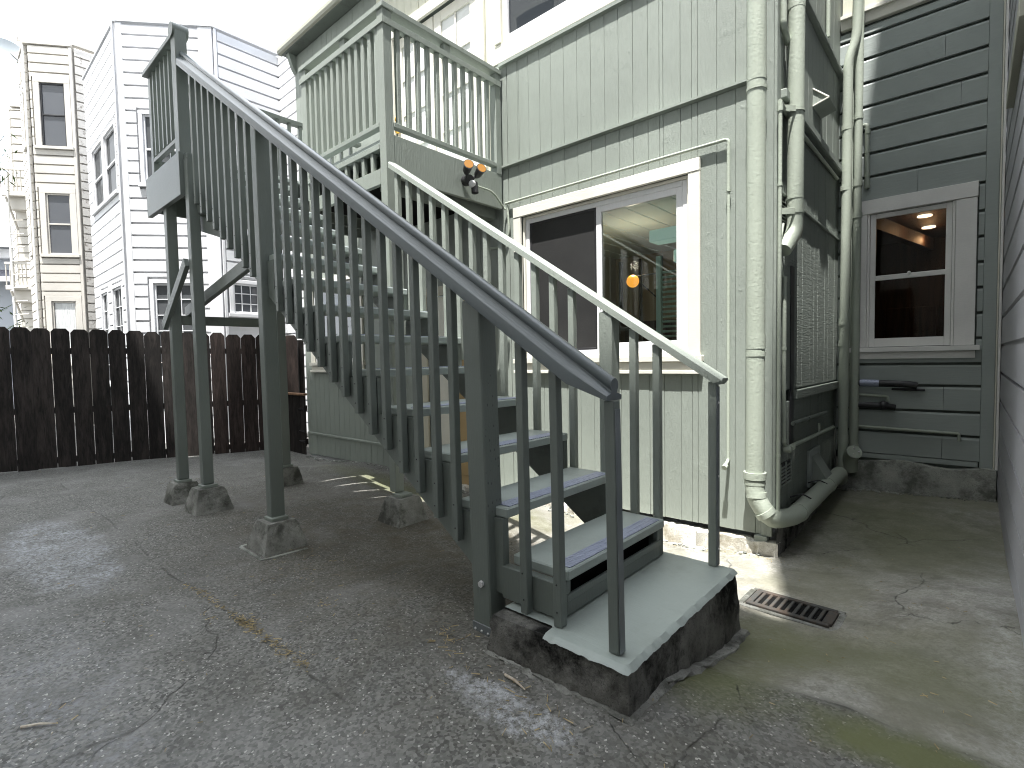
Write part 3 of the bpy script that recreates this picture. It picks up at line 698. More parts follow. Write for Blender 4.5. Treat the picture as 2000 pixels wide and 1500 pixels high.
# treads
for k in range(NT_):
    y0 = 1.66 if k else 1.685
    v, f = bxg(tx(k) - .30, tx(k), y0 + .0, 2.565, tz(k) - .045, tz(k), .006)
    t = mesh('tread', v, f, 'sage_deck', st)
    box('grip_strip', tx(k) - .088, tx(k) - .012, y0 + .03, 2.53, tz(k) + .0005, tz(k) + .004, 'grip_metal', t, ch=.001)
# bottom riser frame with its open slot
box('riser_rail', tx(0) - .035, tx(0) - .010, 1.688, 2.53, .165, .225, SS, st)
box('riser_rail', tx(0) - .020, tx(0) - .004, 1.684, 2.53, .226, .255, SS, st)
box('riser_block', tx(0) - .035, tx(0) - .009, 1.6845, 1.715, .256, .312, SS, st)
box('riser_block', tx(0) - .035, tx(0) - .009, 2.50, 2.53, .256, .312, SS, st)
box('side_board', tx(0) - .33, tx(0) - .005, 1.642, 1.684, .168, .312, SS, st)
box('slot_shade_board', tx(0) - .085, tx(0) - .075, 1.686, 2.532, .167, .312, 'black_void', st)  # black board behind the slot stands in for the shade inside
# near rail : moulded hand rail
def rail_sections(xs, prof, y):
    V = []; F = []; m = len(prof)
    for x, squash in xs:
        for (dy, dz) in prof:
            if squash and dz < -.055: dz = -.055 + (dz + .055) * (1 - squash)
            V.append((x, y + dy, rail_top(x) + dz))
    for i in range(len(xs) - 1):
        for k in range(m): F.append([i * m + k, i * m + (k + 1) % m, (i + 1) * m + (k + 1) % m, (i + 1) * m + k])
    F.append(list(range(m))); F.append([(len(xs) - 1) * m + k for k in range(m)][::-1]); return V, F
prof = []
for k in range(11):
    a = R(-48 + 27.6 * k); prof.append((.026 * math.cos(a), -.026 + .026 * math.sin(a)))
prof = prof + [(-.020, -.053), (-.052, -.078), (-.055, -.084), (-.055, -.136), (.048, -.136), (.048, -.084), (.045, -.078), (.018, -.053)]
V, F = rail_sections([(-5.44, 0), (-1.13, 0), (-.955, .7)], prof, 1.622)
mesh('handrail', V, F, 'sage_rail_shaded', st, smooth=True)
def sphereg(c, r, a=14, b=10, sz=1):
    V = []; F = []
    for j in range(b + 1):
        t = math.pi * j / b
        for i in range(a): V.append((c[0] + r * math.sin(t) * math.cos(2 * math.pi * i / a), c[1] + r * math.sin(t) * math.sin(2 * math.pi * i / a), c[2] + r * sz * math.cos(t)))
    for j in range(b):
        for i in range(a): F.append([j * a + i, (j + 1) * a + i, (j + 1) * a + (i + 1) % a, j * a + (i + 1) % a])
    return V, F
# near balusters
def lean(x): return 0.0
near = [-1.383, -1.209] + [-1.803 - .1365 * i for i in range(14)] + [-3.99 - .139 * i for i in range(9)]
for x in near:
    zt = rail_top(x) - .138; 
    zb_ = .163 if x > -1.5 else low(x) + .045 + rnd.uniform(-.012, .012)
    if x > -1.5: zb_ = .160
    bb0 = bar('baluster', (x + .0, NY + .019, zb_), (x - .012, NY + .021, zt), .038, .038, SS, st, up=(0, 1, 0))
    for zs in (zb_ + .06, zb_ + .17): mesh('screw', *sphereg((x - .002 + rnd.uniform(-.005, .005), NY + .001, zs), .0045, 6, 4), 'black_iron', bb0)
bar('end_post', (-.944, 1.600, .16), (-.966, 1.618, rail_top(-.96) - .085), .042, .042, SS, st, up=(0, 1, 0))
bar('steel_strap', (-.919, 1.600, .165), (-.942, 1.618, 1.04), .004, .034, 'steel_post', st, up=(0, 1, 0))
for z in (.22, .55, .98): mesh('screw', *sphereg((-.919 - .026 * z, 1.600 + .02 * z, z), .006, 8, 5), 'lamp_white', st)
# newel and tall posts
nw = bar('newel_post', (-1.632, 1.653, -.06), (-1.672, 1.653, rail_top(-1.66) - .125), .105, .112, 'sage_post_shaded', st, up=(1, 0, 0), ch=.006)
mesh('bolt', *tubeg([(-1.63, 1.606, .22), (-1.63, 1.588, .22)], .015, 6, 0), 'lamp_white', st)
box('post_bracket', -1.69, -1.567, 1.594, 1.600, -.05, .035, 'steel_post', st)
for q in (-1.67, -1.63, -1.59): mesh('screw', *sphereg((q, 1.593, .005), .006, 8, 5), 'lamp_white', st)
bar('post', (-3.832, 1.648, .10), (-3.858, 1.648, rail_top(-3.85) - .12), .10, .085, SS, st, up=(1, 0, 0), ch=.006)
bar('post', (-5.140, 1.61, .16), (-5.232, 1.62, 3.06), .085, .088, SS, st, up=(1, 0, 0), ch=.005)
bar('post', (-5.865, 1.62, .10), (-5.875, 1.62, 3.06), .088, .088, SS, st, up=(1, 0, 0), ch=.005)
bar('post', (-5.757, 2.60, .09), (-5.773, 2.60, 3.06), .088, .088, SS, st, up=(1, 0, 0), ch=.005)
# landing
box('newel_post', -5.435, -5.315, 1.565, 1.66, 2.80, 4.215, SS, st, ch=.005)
V, F = tubeg([(-5.375, 1.55, 4.215), (-5.375, 1.68, 4.215)], .062, 18, 0); mesh('newel_cap', V, F, SS, st, smooth=True)
box('newel_post', -6.32, -6.24, 1.60, 1.66, 2.80, 4.15, SS, st, ch=.005)
box('fascia', -6.33, -5.285, 1.545, 1.588, 2.745, 3.125, SS, st)
box('fascia', -6.33, -6.29, 1.59, 2.60, 2.80, 3.10, SS, st)
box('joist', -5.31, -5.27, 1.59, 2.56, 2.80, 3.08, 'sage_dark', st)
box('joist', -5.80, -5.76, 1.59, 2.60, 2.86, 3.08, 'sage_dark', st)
y = 1.60
while y < 2.60:
    box('deck_plank', -6.30, -5.26, y, min(y + .141, 2.628), 3.085, 3.12, 'sage_deck', st); y += .148
box('top_rail', -6.34, -5.36, 1.555, 1.655, 4.155, 4.195, SS, st)
box('bottom_rail', -6.24, -5.43, 1.60, 1.645, 3.29, 3.33, SS, st)
for i in range(6):
    x = -6.14 + i * .125; box('baluster', x - .018, x + .018, 1.595, 1.635, 3.331, 4.153, SS, st)
box('top_rail', -6.34, -6.24, 1.657, 4.02, 4.155, 4.195, SS, st); box('bottom_rail', -6.31, -6.26, 1.66, 4.02, 3.29, 3.33, SS, st)
for i in range(16):
    y = 1.78 + i * .14; box('baluster', -6.305, -6.265, y - .018, y + .018, 3.331, 4.153, SS, st)
# cut blocks and beams where the stringer meets the landing
box('hanger_block', -5.275, -5.19, 1.585, 1.64, 2.62, 3.10, SS, st)
bar('ledger_beam', (-5.26, 1.70, 2.51), (-4.60, 1.70, 2.32), .045, .13, SS, st)
bar('ledger_beam', (-5.20, 1.66, 2.68), (-4.80, 1.66, 2.62), .040, .20, SS, st)
bar('brace', (-5.27, 1.565, 2.15), (-6.01, 1.565, 1.62), .040, .09, SS, st)
bar('brace', (-4.10, 1.70, 2.045), (-5.25, 1.72, 1.86), .045, .10, SS, st)
bar('brace', (-5.25, 1.722, 1.86), (-5.90, 1.74, 1.76), .045, .10, SS, st)
bar('brace', (-5.87, 1.64, 1.675), (-5.80, 2.58, 1.675), .045, .09, 'sage_dark', st)
# far rail
box_top = lambda x: 1.125 + .652 * (-.93 - x)
V, F = [], []
x0, x1 = -.925, -3.60
poly = lambda x, cut=0: [(x, 2.560, box_top(x) - .052), (x, 2.562, box_top(x) - .012), (x, 2.575, box_top(x)), (x, 2.640, box_top(x)), (x, 2.652, box_top(x) - .012), (x, 2.652, box_top(x) - .052)]
V = poly(x0 + .012) + poly(x0 - .03) + poly(x1)
V[0] = (x0 - .005, 2.570, box_top(x0) - .040); V[5] = (x0 - .005, 2.645, box_top(x0) - .040)
F = [[i, (i + 1) % 6, 6 + (i + 1) % 6, 6 + i] for i in range(6)] + [[6 + i, 6 + (i + 1) % 6, 12 + (i + 1) % 6, 12 + i] for i in range(6)] + [[5, 4, 3, 2, 1, 0], [12, 13, 14, 15, 16, 17]]
mesh('handrail', V, [f[::-1] for f in F], SG, st)
far = [-1.266, -1.404] + [-1.815 - .142 * i for i in range(13)]
for x in far:
    zb_ = .16 if x > -1.3 else max(.16, tz(0) + (-.685) * (x - tx(0)) - .22)
    bar('baluster', (x, 2.594, zb_), (x, 2.594, box_top(x) - .053), .040, .040, SG, st, up=(0, 1, 0))
bar('newel_post', (-1.57, 2.610, .05), (-1.57, 2.610, box_top(-1.57) - .055), .09, .085, SG, st, up=(1, 0, 0), ch=.005)
bar('end_post', (-.968, 2.600, .16), (-.968, 2.600, box_top(-.96) - .05), .04, .04, SG, st, up=(0, 1, 0))
box('steel_strap', -.947, -.943, 2.582, 2.618, .165, 1.07, 'steel_post', st)
for z in (.25, .62, .99): mesh('screw', *sphereg((-.943, 2.6, z), .006, 8, 5), 'lamp_white', st)

# ------------------------------------------------------------------ concrete step and piers
q = random.Random(5)
def rough_block(name, bot, top, zb0, zt, label, cat, mat, group=None, div=10, amp=.006, capmat=None):
    """bot/top: 4 xy corners"""
    V = []; F = []; nz_ = 6
    def ringp(t):
        out = []
        for i in range(4):
            a, b = Vector(bot[i]).lerp(Vector(top[i]), t), Vector(bot[(i + 1) % 4]).lerp(Vector(top[(i + 1) % 4]), t)
            for k in range(div): out.append(a.lerp(b, k / div))
        return out
    m = div * 4; c = sum((Vector(p) for p in top), Vector((0, 0))) / 4
    for j in range(nz_ + 1):
        t = j / nz_
        for i, p in enumerate(ringp(t)):
            z0 = zb0(p.x, p.y) if callable(zb0) else zb0
            d = (c - p).normalized() * q.uniform(-amp, amp); e = 0
            if j == nz_: d = (c - p).normalized() * .007
            V.append((p.x + d.x, p.y + d.y, z0 + (zt - z0) * t - (.004 if j == nz_ else 0)))
    for j in range(nz_):
        for i in range(m): F.append([j * m + i, j * m + (i + 1) % m, (j + 1) * m + (i + 1) % m, (j + 1) * m + i])
    F.append([nz_ * m + i for i in range(m)])
    return V, F
bt = [(-1.50, 1.525), (-.865, 1.540), (-.865, 2.62), (-1.50, 2.62)]
bb = [(-1.52, 1.505), (-.845, 1.515), (-.845, 2.64), (-1.52, 2.64)]
step = thing('concrete_step', 'stained black concrete block at the foot of the stair with pale green painted top', 'step', (-1.2, 2.0, -.05))
V, F = rough_block('x', bb, bt, lambda x, y: gz(x, y) - .05, .152, '', '', '', div=26, amp=.009)
mesh('block', V, F, 'concrete_black', step, smooth=True)
sk = [(-1.53, 1.48), (-.80, 1.475), (-.80, 2.66), (-1.53, 2.66)]
V, F = rough_block('x', sk, [(-1.515, 1.505), (-.845, 1.512), (-.845, 2.64), (-1.515, 2.64)], lambda x, y: gz(x, y) - .02, .004, '', '', '', div=24, amp=.014)
V = [(x, y, min(z, gz(x, y) + .014)) for x, y, z in V]
mesh('grout_skirt', V, F, 'concrete_pier', step, smooth=True)
# painted cap with ragged edge and drips
V = []; F = []; n1 = 60; n2 = 80
for j in range(n2 + 1):
    for i in range(n1 + 1):
        u = i / n1; w = j / n2; x = -1.50 + .637 * u; y = 1.53 + 1.09 * w
        e = min(u, 1 - u, w, 1 - w)
        wv = .0025 * math.sin(x * 33) + .0015 * math.sin(x * 71 + 1) + q.uniform(-.001, .001); wy = .0022 * math.sin(y * 23) + .0014 * math.sin(y * 57 + 2) + q.uniform(-.001, .001)
        if i == n1: x += .009
        z = .1585
        if j == 0: y -= .008; z = .146 - abs(wv) * 1.8
        if j <= 4 and u < .42: y = 1.53 + .125 + wv * 1.5 + .010 * j; z = .1585 - (.004 if j == 0 else 0)
        if i == n1: z = .144 - abs(wy) * 2.0
        if i == 0: z = .152
        V.append((x, y, z + q.uniform(-.0008, .0008)))
for j in range(n2):
    for i in range(n1): F.append([j * (n1 + 1) + i, j * (n1 + 1) + i + 1, (j + 1) * (n1 + 1) + i + 1, (j + 1) * (n1 + 1) + i])
mesh('painted_top', V, F, 'sage_deck', step, smooth=True)
def pier(cx, cy, a, b, zt, label):
    z0 = gz(cx, cy)
    p = thing('concrete_pier', label, 'concrete pier', (cx, cy, z0), 'concrete pier blocks under the stair posts')
    B = [(cx - a, cy - a), (cx + a, cy - a), (cx + a, cy + a), (cx - a, cy + a)]; T = [(cx - b, cy - b), (cx + b, cy - b), (cx + b, cy + b), (cx - b, cy + b)]
    V, F = rough_block('x', B, T, lambda x, y: gz(x, y) - .03, zt, '', '', '', div=5, amp=.0035)
    mesh('block', V, F, 'concrete_pier', p, smooth=True)
    box('cap_plate', cx - .062, cx + .062, cy - .062, cy + .062, zt - .004, zt + .022, SG, p)
    if cx == -3.815:
        for (x0, y0, x1, y1) in ((cx - .19, cy - .185, cx + .21, cy - .195), (cx + .205, cy - .19, cx + .23, cy + .12), (cx - .20, cy - .18, cx - .19, cy + .1)):
            z_ = gz(cx, cy) + .002; bar('grout_line', (x0, y0, z_), (x1, y1, z_), .022, .012, 'concrete_found', p, ch=.004)
pier(-3.815, 1.64, .165, .105, .085, 'pitted concrete pier under the tall middle post nearest the camera')
pier(-5.13, 1.61, .165, .105, .135, 'mossy concrete pier under the second post from the fence, with white drips')
pier(-5.865, 1.62, .15, .10, .075, 'pale concrete pier furthest left, closest to the dark board fence')
pier(-3.645, 2.645, .16, .105, .075, 'brown stained concrete pier beneath the balcony corner post')
pier(-5.76, 2.60, .15, .10, .075, 'concrete pier half hidden behind the tall middle post, near the gate')

# ------------------------------------------------------------------ pipes on the house
def pipe(name, pts, r, label, loc=None, mat='pipe_paint', rad=.08, cat='pipe', collars=(), n_=18):
    p = thing(name, label, cat, pts[0])
    tube('pipe_run', pts, r, mat, p, n_, rad)
    for (c, d, rr, hh) in collars:
        c = Vector(c); d = Vector(d).normalized(); tube('collar', [c - d * hh / 2, c + d * hh / 2], rr, mat, p, n_, 0)
    return p
# main downspout
dp = pipe('drain_pipe', [(-1.168, 3.955, 5.7), (-1.172, 3.955, .345)], .064, 'fat pale downpipe at the house corner, bending at its foot to run along the alley', collars=[((-1.169, 3.955, 3.09), (0, 0, 1), .069, .02), ((-1.169, 3.955, 3.20), (0, 0, 1), .066, .11), ((-1.17, 3.955, 1.23), (0, 0, 1), .067, .03), ((-1.17, 3.955, 1.32), (0, 0, 1), .066, .10), ((-1.172, 3.955, .35), (0, 0, 1), .077, .05), ((-1.172, 3.955, .30), (0, 0, 1), .072, .03)])
V, F = tubeg([(-1.172, 3.955, .33), (-1.168, 3.945, .20), (-1.07, 3.965, .035), (-.975, 4.22, .02), (-.965, 5.55, .045), (-.965, 5.95, .05), (-1.0, 6.15, -.06)], .066, 18, .10)
mesh('pipe_run', V, F, 'pipe_paint', dp, smooth=True)
for c, d in (((-1.16, 3.95, .21), (.1, -.1, -1)), ((-1.10, 3.955, .085), (.6, .2, -.9)), ((-.973, 4.35, .022), (0, 1, 0)), ((-.965, 5.35, .04), (0, 1, 0))):
    c = Vector(c); d = Vector(d).normalized(); tube('collar', [c - d * .02, c + d * .02], .071, 'pipe_paint', dp, 18, 0)
for y in (4.5, 5.1): tube('strap', [(-1.07, y, .09), (-.99, y + .03, .125), (-.93, y + .05, .09)], .006, 'black_iron', dp, 6, .03)
sp2 = pipe('drain_pipe', [(-1.0, 4.31, 5.7), (-.998, 4.29, 2.24)], .056, 'grey drainpipe ending high on the alley wall in an elbow turned into the siding', collars=[((-1.0, 4.30, 3.75), (0, 0, 1), .059, .05), ((-1.0, 4.29, 2.37), (0, 0, 1), .059, .012), ((-.998, 4.29, 2.27), (0, 0, 1), .060, .03)])
V, F = tubeg([(-.998, 4.29, 2.26), (-.998, 4.285, 2.13), (-1.04, 4.15, 1.98)], .055, 18, .07); mesh('pipe_run', V, F, 'pipe_paint', sp2, smooth=True)
for z in (3.0, 2.27):
    bar('clamp', (-1.075, 4.12, z - .01), (-.985, 4.235, z), .006, .045, 'pipe_paint', sp2); tube('clamp_ring', [(-.998, 4.29, z - .012), (-.998, 4.29, z + .012)], .061, 'pipe_paint', sp2, 18, 0)
tube('hanging_cable', [(-1.05, 4.18, 2.18), (-1.06, 4.12, 2.0), (-1.05, 4.13, 1.86), (-1.05, 4.18, 1.80)], .010, 'pipe_paint', sp2, 8, .06)
# slim conduits
pipe('conduit', [(-3.64, YW - .03, 2.838), (-1.388, YW - .03, 2.838), (-1.388, YW - .03, .42), (-1.388, YW - .085, .40)], .0125, 'thin painted conduit running above the wide window and down its right side', rad=.03, n_=10, collars=[((-1.388, YW - .03, 2.46), (0, 0, 1), .018, .02), ((-1.388, YW - .10, .385), (0, 1, .4), .02, .035)])
pipe('conduit', [(-3.62, YW - .02, 2.82), (-3.60, YW - .02, 2.55), (-3.66, YW - .02, 2.40), (-3.90, YW - .02, 2.42)], .012, 'thin double cable curling under the balcony corner', rad=.05, n_=10)
pipe('conduit', [(XS + .03, 4.23, 1.80), (XS + .03, 4.23, .56), (XS + .03, 4.30, .52)], .014, 'short cream gas line with an elbow on top, beside the black strip in the alley', rad=.03, n_=10, collars=[((XS + .03, 4.23, 1.78), (0, 0, 1), .018, .04), ((XS + .03, 4.23, 1.27), (0, 0, 1), .017, .02), ((XS + .03, 4.23, .58), (0, 0, 1), .018, .03)])
pipe('conduit', [(-1.035, 4.03, 2.98), (-1.035, 4.03, .0)], .014, 'slim conduit right behind the fat downpipe, capped with an elbow', rad=.03, n_=10, collars=[((-1.035, 4.03, 2.95), (0, 0, 1), .019, .05), ((-1.035, 4.03, 2.42), (0, 0, 1), .017, .02), ((-1.035, 4.03, .50), (0, 0, 1), .017, .02)])
pipe('conduit', [(-1.035, 4.02, 2.99), (-1.06, 4.30, 3.0), (-1.06, 6.2, 3.0)], .016, 'conduit running high and level along the alley wall under the ledge', rad=.02, n_=10)
pipe('conduit', [(-1.04, 4.12, 5.6), (-1.04, 4.12, 3.55), (-1.05, 4.28, 3.50)], .022, 'upper conduit dropping between the two big drainpipes', rad=.03, n_=10)
pipe('conduit', [(-1.04, 5.6, 5.6), (-1.04, 5.6, 4.12)], .018, 'slim conduit high on the alley wall above the upper ledge', rad=0, n_=10, collars=[((-1.04, 5.6, 4.5), (0, 0, 1), .024, .03)])
pipe('gas_pipe', [(-1.045, 4.26, .515), (-1.045, 6.05, .485)], .016, 'horizontal gas pipe with a brass valve low on the alley wall', rad=0, n_=10, collars=[((-1.045, 5.4, .54), (0, 0, 1), .010, .10), ((-1.03, 4.26, .51), (1, 0, 0), .022, .05), ((-1.03, 4.38, .512), (0, 1, 0), .024, .04)])
pipe('gas_pipe', [(-1.05, 4.50, .68), (-1.05, 5.72, .66)], .018, 'short dark pipe above the gas pipe on the alley wall', rad=0, n_=10, mat='sage_dark', collars=[((-1.05, 5.0, .672), (0, 1, 0), .022, .05)])
vh = thing('vent_hood', 'triangular sheet metal vent hood low on the alley wall above the long pipe', 'vent', (XS, 5.4, .1))
box('back_plate', XS - .015, XS + .008, 5.18, 5.60, .03, .36, 'sage_lap', vh); prism('hood', [(XS + .008, .30), (XS + .13, .09), (XS + .13, .07), (XS + .008, .06)], 'y', 5.27, 5.53, 'sage', vh)
vh2 = thing('vent_hood', 'sunlit triangular vent hood high on the alley wall just below the ledge', 'vent', (XS, 5.5, 3.5))
V, F = prismg([(XS + .004, 3.525), (-.952, 3.412), (XS + .004, 3.372)], 'y', 5.20, 5.52)
mesh('hood', V, F, 'sage', vh2)
for a, b in (((XS + .004, 3.523), (-.952, 3.412)), ((-.952, 3.412), (XS + .004, 3.374))): bar('hood_edge', (a[0], 5.194, a[1]), (b[0], 5.194, b[1]), .012, .012, 'trim_white', vh2)
# pipes in the back corner
pipe('drain_pipe', [(-.86, YB - .10, 6.2), (-.92, YB - .12, 4.35), (-.985, YB - .14, 4.15), (-.995, YB - .14, .30), (-.995, YB - .14, .0)], .044, 'ribbed drainpipe in the back corner, left of the pair, kinked near the top', rad=.10, collars=[((-.99, YB - .14, 3.5), (0, 0, 1), .048, .05), ((-.995, YB - .14, 2.9), (0, 0, 1), .049, .05), ((-.995, YB - .14, 1.55), (0, 0, 1), .050, .07), ((-.995, YB - .14, 1.33), (0, 0, 1), .050, .06), ((-.995, YB - .14, .34), (0, 0, 1), .050, .09)])
pipe('drain_pipe', [(-.895, YB - .08, 6.2), (-.905, YB - .08, .0)], .036, 'straight drainpipe in the back corner, right of the pair, next to the rear window casing', rad=0, collars=[((-.90, YB - .08, 3.6), (0, 0, 1), .041, .05), ((-.90, YB - .08, 2.95), (0, 0, 1), .041, .08), ((-.90, YB - .08, 2.62), (0, 0, 1), .042, .05), ((-.905, YB - .08, .98), (0, 0, 1), .041, .05), ((-.905, YB - .08, .26), (0, 0, 1), .042, .06)])
pipe('conduit', [(-.945, YB - .04, 4.4), (-.948, YB - .04, .0)], .012, 'thin conduit squeezed between the two corner drainpipes', rad=0, n_=8)
pipe('conduit', [(-.90, YB - .03, 3.50), (-.83, YB - .05, 3.52), (-.825, YB - .05, 2.88)], .021, 'short vertical pipe with an elbow on top, above the rear window', rad=.04, n_=12, collars=[((-.825, YB - .05, 3.44), (0, 0, 1), .026, .04), ((-.825, YB - .05, 3.24), (0, 0, 1), .025, .02), ((-.825, YB - .05, 3.02), (0, 0, 1), .026, .04), ((-.825, YB - .05, 2.92), (0, 0, 1), .026, .06)])
pipe('conduit', [(-.87, YB - .05, .474), (-.085, YB - .045, .458), (-.085, YB - .045, .39)], .013, 'long level conduit under the rear window ending in a short drop', rad=.02, n_=10, collars=[((-.66, YB - .05, .47), (1, 0, 0), .017, .03)])
pipe('conduit', [(-.87, YB - .05, .80), (-.63, YB - .05, .79), (-.63, YB - .05, .74)], .014, 'short stub pipe beneath the rear window, between two black cable runs', rad=.02, n_=10)
cb = thing('cable_bundle', 'thick black insulated cable stub under the rear window, upper one', 'cable', (-.65, YB - .07, .92)); tube('cable', [(-.87, YB - .07, .925), (-.46, YB - .07, .915), (-.40, YB - .06, .90)], .034, 'black_iron', cb, 12, .03); tube('tape_wrap', [(-.86, YB - .07, .925), (-.70, YB - .07, .921)], .037, 'grip_metal', cb, 12, 0); tube('cable', [(-.6, YB - .04, .865), (-.34, YB - .04, .86)], .013, 'black_iron', cb, 8, 0)
cb = thing('cable_bundle', 'lumpy black cable stub under the rear window, lower one', 'cable', (-.7, YB - .07, .70)); tube('cable', [(-.87, YB - .07, .70), (-.64, YB - .07, .695), (-.57, YB - .05, .68)], .032, 'black_iron', cb, 12, .03); mesh('tape_lump', *sphereg((-.66, YB - .07, .70), .045), 'black_iron', cb, smooth=True)
vc = thing('vent_cowl', 'stubby tilted vent pipe end sticking out above the back foundation', 'vent', (-.9, YB - .15, .2)); tube('pipe_run', [(-.935, YB - .12, .02), (-.93, YB - .16, .16), (-.87, YB - .28, .24)], .066, 'pipe_paint', vc, 16, .06); tube('collar', [(-.888, YB - .25, .222), (-.872, YB - .276, .238)], .070, 'pipe_paint', vc, 16, 0)
for a in (0, 2, 4): mesh('bolt', *sphereg((-.862 + .03 * math.cos(a), YB - .29, .245 + .035 * math.sin(a)), .009, 8, 5), 'lamp_white', vc)

# flood light on the balcony side
fl = thing('flood_light', 'black twin flood light with amber lenses on the side of the balcony', 'lamp', (-3.66, 3.52, 2.95))
tube('junction_box', [(-3.675, 3.50, 2.95), (-3.60, 3.49, 2.94)], .05, 'black_iron', fl, 16, 0)
for dy, dz, tl in ((-.085, .075, -.1), (.072, .078, .1)):
    c = Vector((-3.55, 3.50 + dy, 2.95 + dz)); d = Vector((.86, -.42 + tl, .30)).normalized()
    P = [c - d * .085, c - d * .05, c + d * .02, c + d * .05]
    V, F = tubeg(P, .03, 18, 0, rr=[.020, .036, .042, .050]); h = mesh('lamp_head', V, F, 'black_iron' if dy > 0 else 'lamp_black_white', fl, smooth=True) if 'lamp_black_white' in MATS else mesh('lamp_head', V, F, 'black_iron', fl, smooth=True)
    tube('lens', [c + d * .045, c + d * .052], .043, 'lamp_amber', h, 18, 0); tube('swivel', [c - d * .08, Vector((-3.61, 3.50, 2.95))], .014, 'black_iron', fl, 8, 0)
mesh('sensor', *sphereg((-3.58, 3.50, 2.90), .035), 'lamp_white', fl, smooth=True); tube('sensor_shroud', [(-3.585, 3.53, 2.92), (-3.575, 3.53, 2.82)], .034, 'black_iron', fl, 12, 0)
tube('cable', [(-3.66, 3.56, 2.93), (-3.655, 3.86, 2.93), (-3.655, YW - .04, 2.80), (-3.64, YW - .03, 2.78)], .010, 'pipe_paint', fl, 8, .08)

# ------------------------------------------------------------------ drain
dg = thing('drain_grate', 'rusty cast iron drain grate set in the concrete beside the step', 'drain', (-.725, 3.09, gz(-.72, 3.09)))
zd = gz(-.72, 3.09) + .014
def quad_local(u, v, z): # slightly turned frame
    c = Vector((-.727, 3.092, z)); U = Vector((.998, -.035, 0)); Vv = Vector((.035, .998, 0)); return c + U * u + Vv * v
def lbar(name, u0, v0, u1, v1, w, h, z, mat, par, **k): return bar(name, quad_local(u0, v0, z), quad_local(u1, v1, z), w, h, mat, par, **k)
lbar('frame_bar', -.205, -.095, .205, -.095, .030, .02, zd, 'rusty_iron', dg); lbar('frame_bar', -.205, .095, .205, .095, .030, .02, zd, 'rusty_iron', dg)
lbar('frame_bar', -.19, -.08, -.19, .08, .030, .019, zd, 'rusty_iron', dg); lbar('frame_bar', .19, -.08, .19, .08, .045, .019, zd, 'rusty_iron', dg)
for k in range(9): u = -.160 + k * .0385; lbar('grate_bar', u, -.082, u, .082, .017, .014, zd, 'rusty_iron', dg)
lbar('pit_shade_plate', -.19, 0, .19, 0, .17, .006, zd - .006, 'black_void', dg)  # flat black plate painted as the dark below the bars
lbar('surround', -.235, -.125, .235, -.125, .03, .012, zd - .008, 'concrete_pier', dg); lbar('surround', -.235, .125, .235, .125, .03, .012, zd - .008, 'concrete_pier', dg)
lbar('surround', -.232, -.11, -.232, .11, .03, .012, zd - .008, 'concrete_pier', dg); lbar('surround', .232, -.11, .232, .11, .03, .012, zd - .008, 'concrete_pier', dg)

# ------------------------------------------------------------------ right neighbour wall
rn = thing('neighbour_house', 'grey lap sided neighbour house along the right side of the alley', 'house', (.3, 4, -.2))
xr = lambda y: .186 + (y - 3.1) * -.0012
mesh('wall', *join([bxg(.235, 5.0, .3, 12.5, -.3, 15.0, 0)]), 'grey_siding', rn)  # unseen height and near end set to shade the alley
z = -.215
k = 0
while z < 14.7:
    x_ = xr(3)
    v, f = prismg([(x_ + .04, z), (x_ + .022, z), (x_ + .020, z + .016), (x_ + .001, z + .024), (x_ + .004, z + .2425), (x_ + .04, z + .2425)][::1], 'y', .3, 12.5)
    # prism expects x,z for axis y
    mesh('lap_board', v, f, 'grey_siding', rn); z += .2465; k += 1
box('corner_board', .178, .235, .20, .298, -.2, 14.9, 'grey_siding', rn)
box('corner_strip', .166, .184, YB - .05, YB + .0, .145, 6.3, 'cool_white', rn)
box('gutter_end', .15, .215, 3.9, 5.3, 2.98, 3.09, 'gutter_paint', rn)

# ------------------------------------------------------------------ fences
FA = Vector((-10.97, -1.1)); FB = Vector((-8.98, 4.28)); fd_ = (FB - FA).normalized(); fn = Vector((fd_.y, -fd_.x))  # towards camera
fe = thing('board_fence', 'dark weathered dog ear board fence closing the yard on the left', 'fence', (-9.9, 1.6, -.26))
def picket(par, base, d, nrm, w, z0, z1, mat, t=.018, ear=.03):
    p = Vector((base[0], base[1], 0)); D = Vector((d[0], d[1], 0)); N = Vector((nrm[0], nrm[1], 0))
    prof_ = [(0, z0), (w, z0), (w, z1 - ear * 1.2), (w - ear, z1), (ear, z1), (0, z1 - ear * 1.2)]
    V = [p + D * a + N * (t / 2) + Vector((0, 0, b)) for a, b in prof_] + [p + D * a - N * (t / 2) + Vector((0, 0, b)) for a, b in prof_]
    F = [[5, 4, 3, 2, 1, 0], [6, 7, 8, 9, 10, 11]] + [[i, (i + 1) % 6, (i + 1) % 6 + 6, i + 6] for i in range(6)]
    return mesh('picket', V, F, mat, par)
s0 = (Vector((-10.37, .59)) - FA).length + .195 - .2245 * 8
LF = (FB - FA).length; s = s0 - .0
for i in range(40):
    a = s0 + i * .2245
    if a < 0: continue
    if a > LF - .1: break
    w = .2245 - rnd.choice((.004, .008, .014, .011)); b = FA + fd_ * (a + .006) + fn * rnd.uniform(-.003, .003)
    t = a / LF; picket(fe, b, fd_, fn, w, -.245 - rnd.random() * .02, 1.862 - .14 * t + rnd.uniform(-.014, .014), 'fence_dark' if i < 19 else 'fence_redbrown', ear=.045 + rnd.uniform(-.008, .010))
for zr in (-.12, .62, 1.5):
    a = FA - fn * .035; b = FB - fn * .035; bar('fence_rail', (a.x, a.y, zr), (b.x, b.y, zr - .05), .04, .09, 'fence_dark', fe)
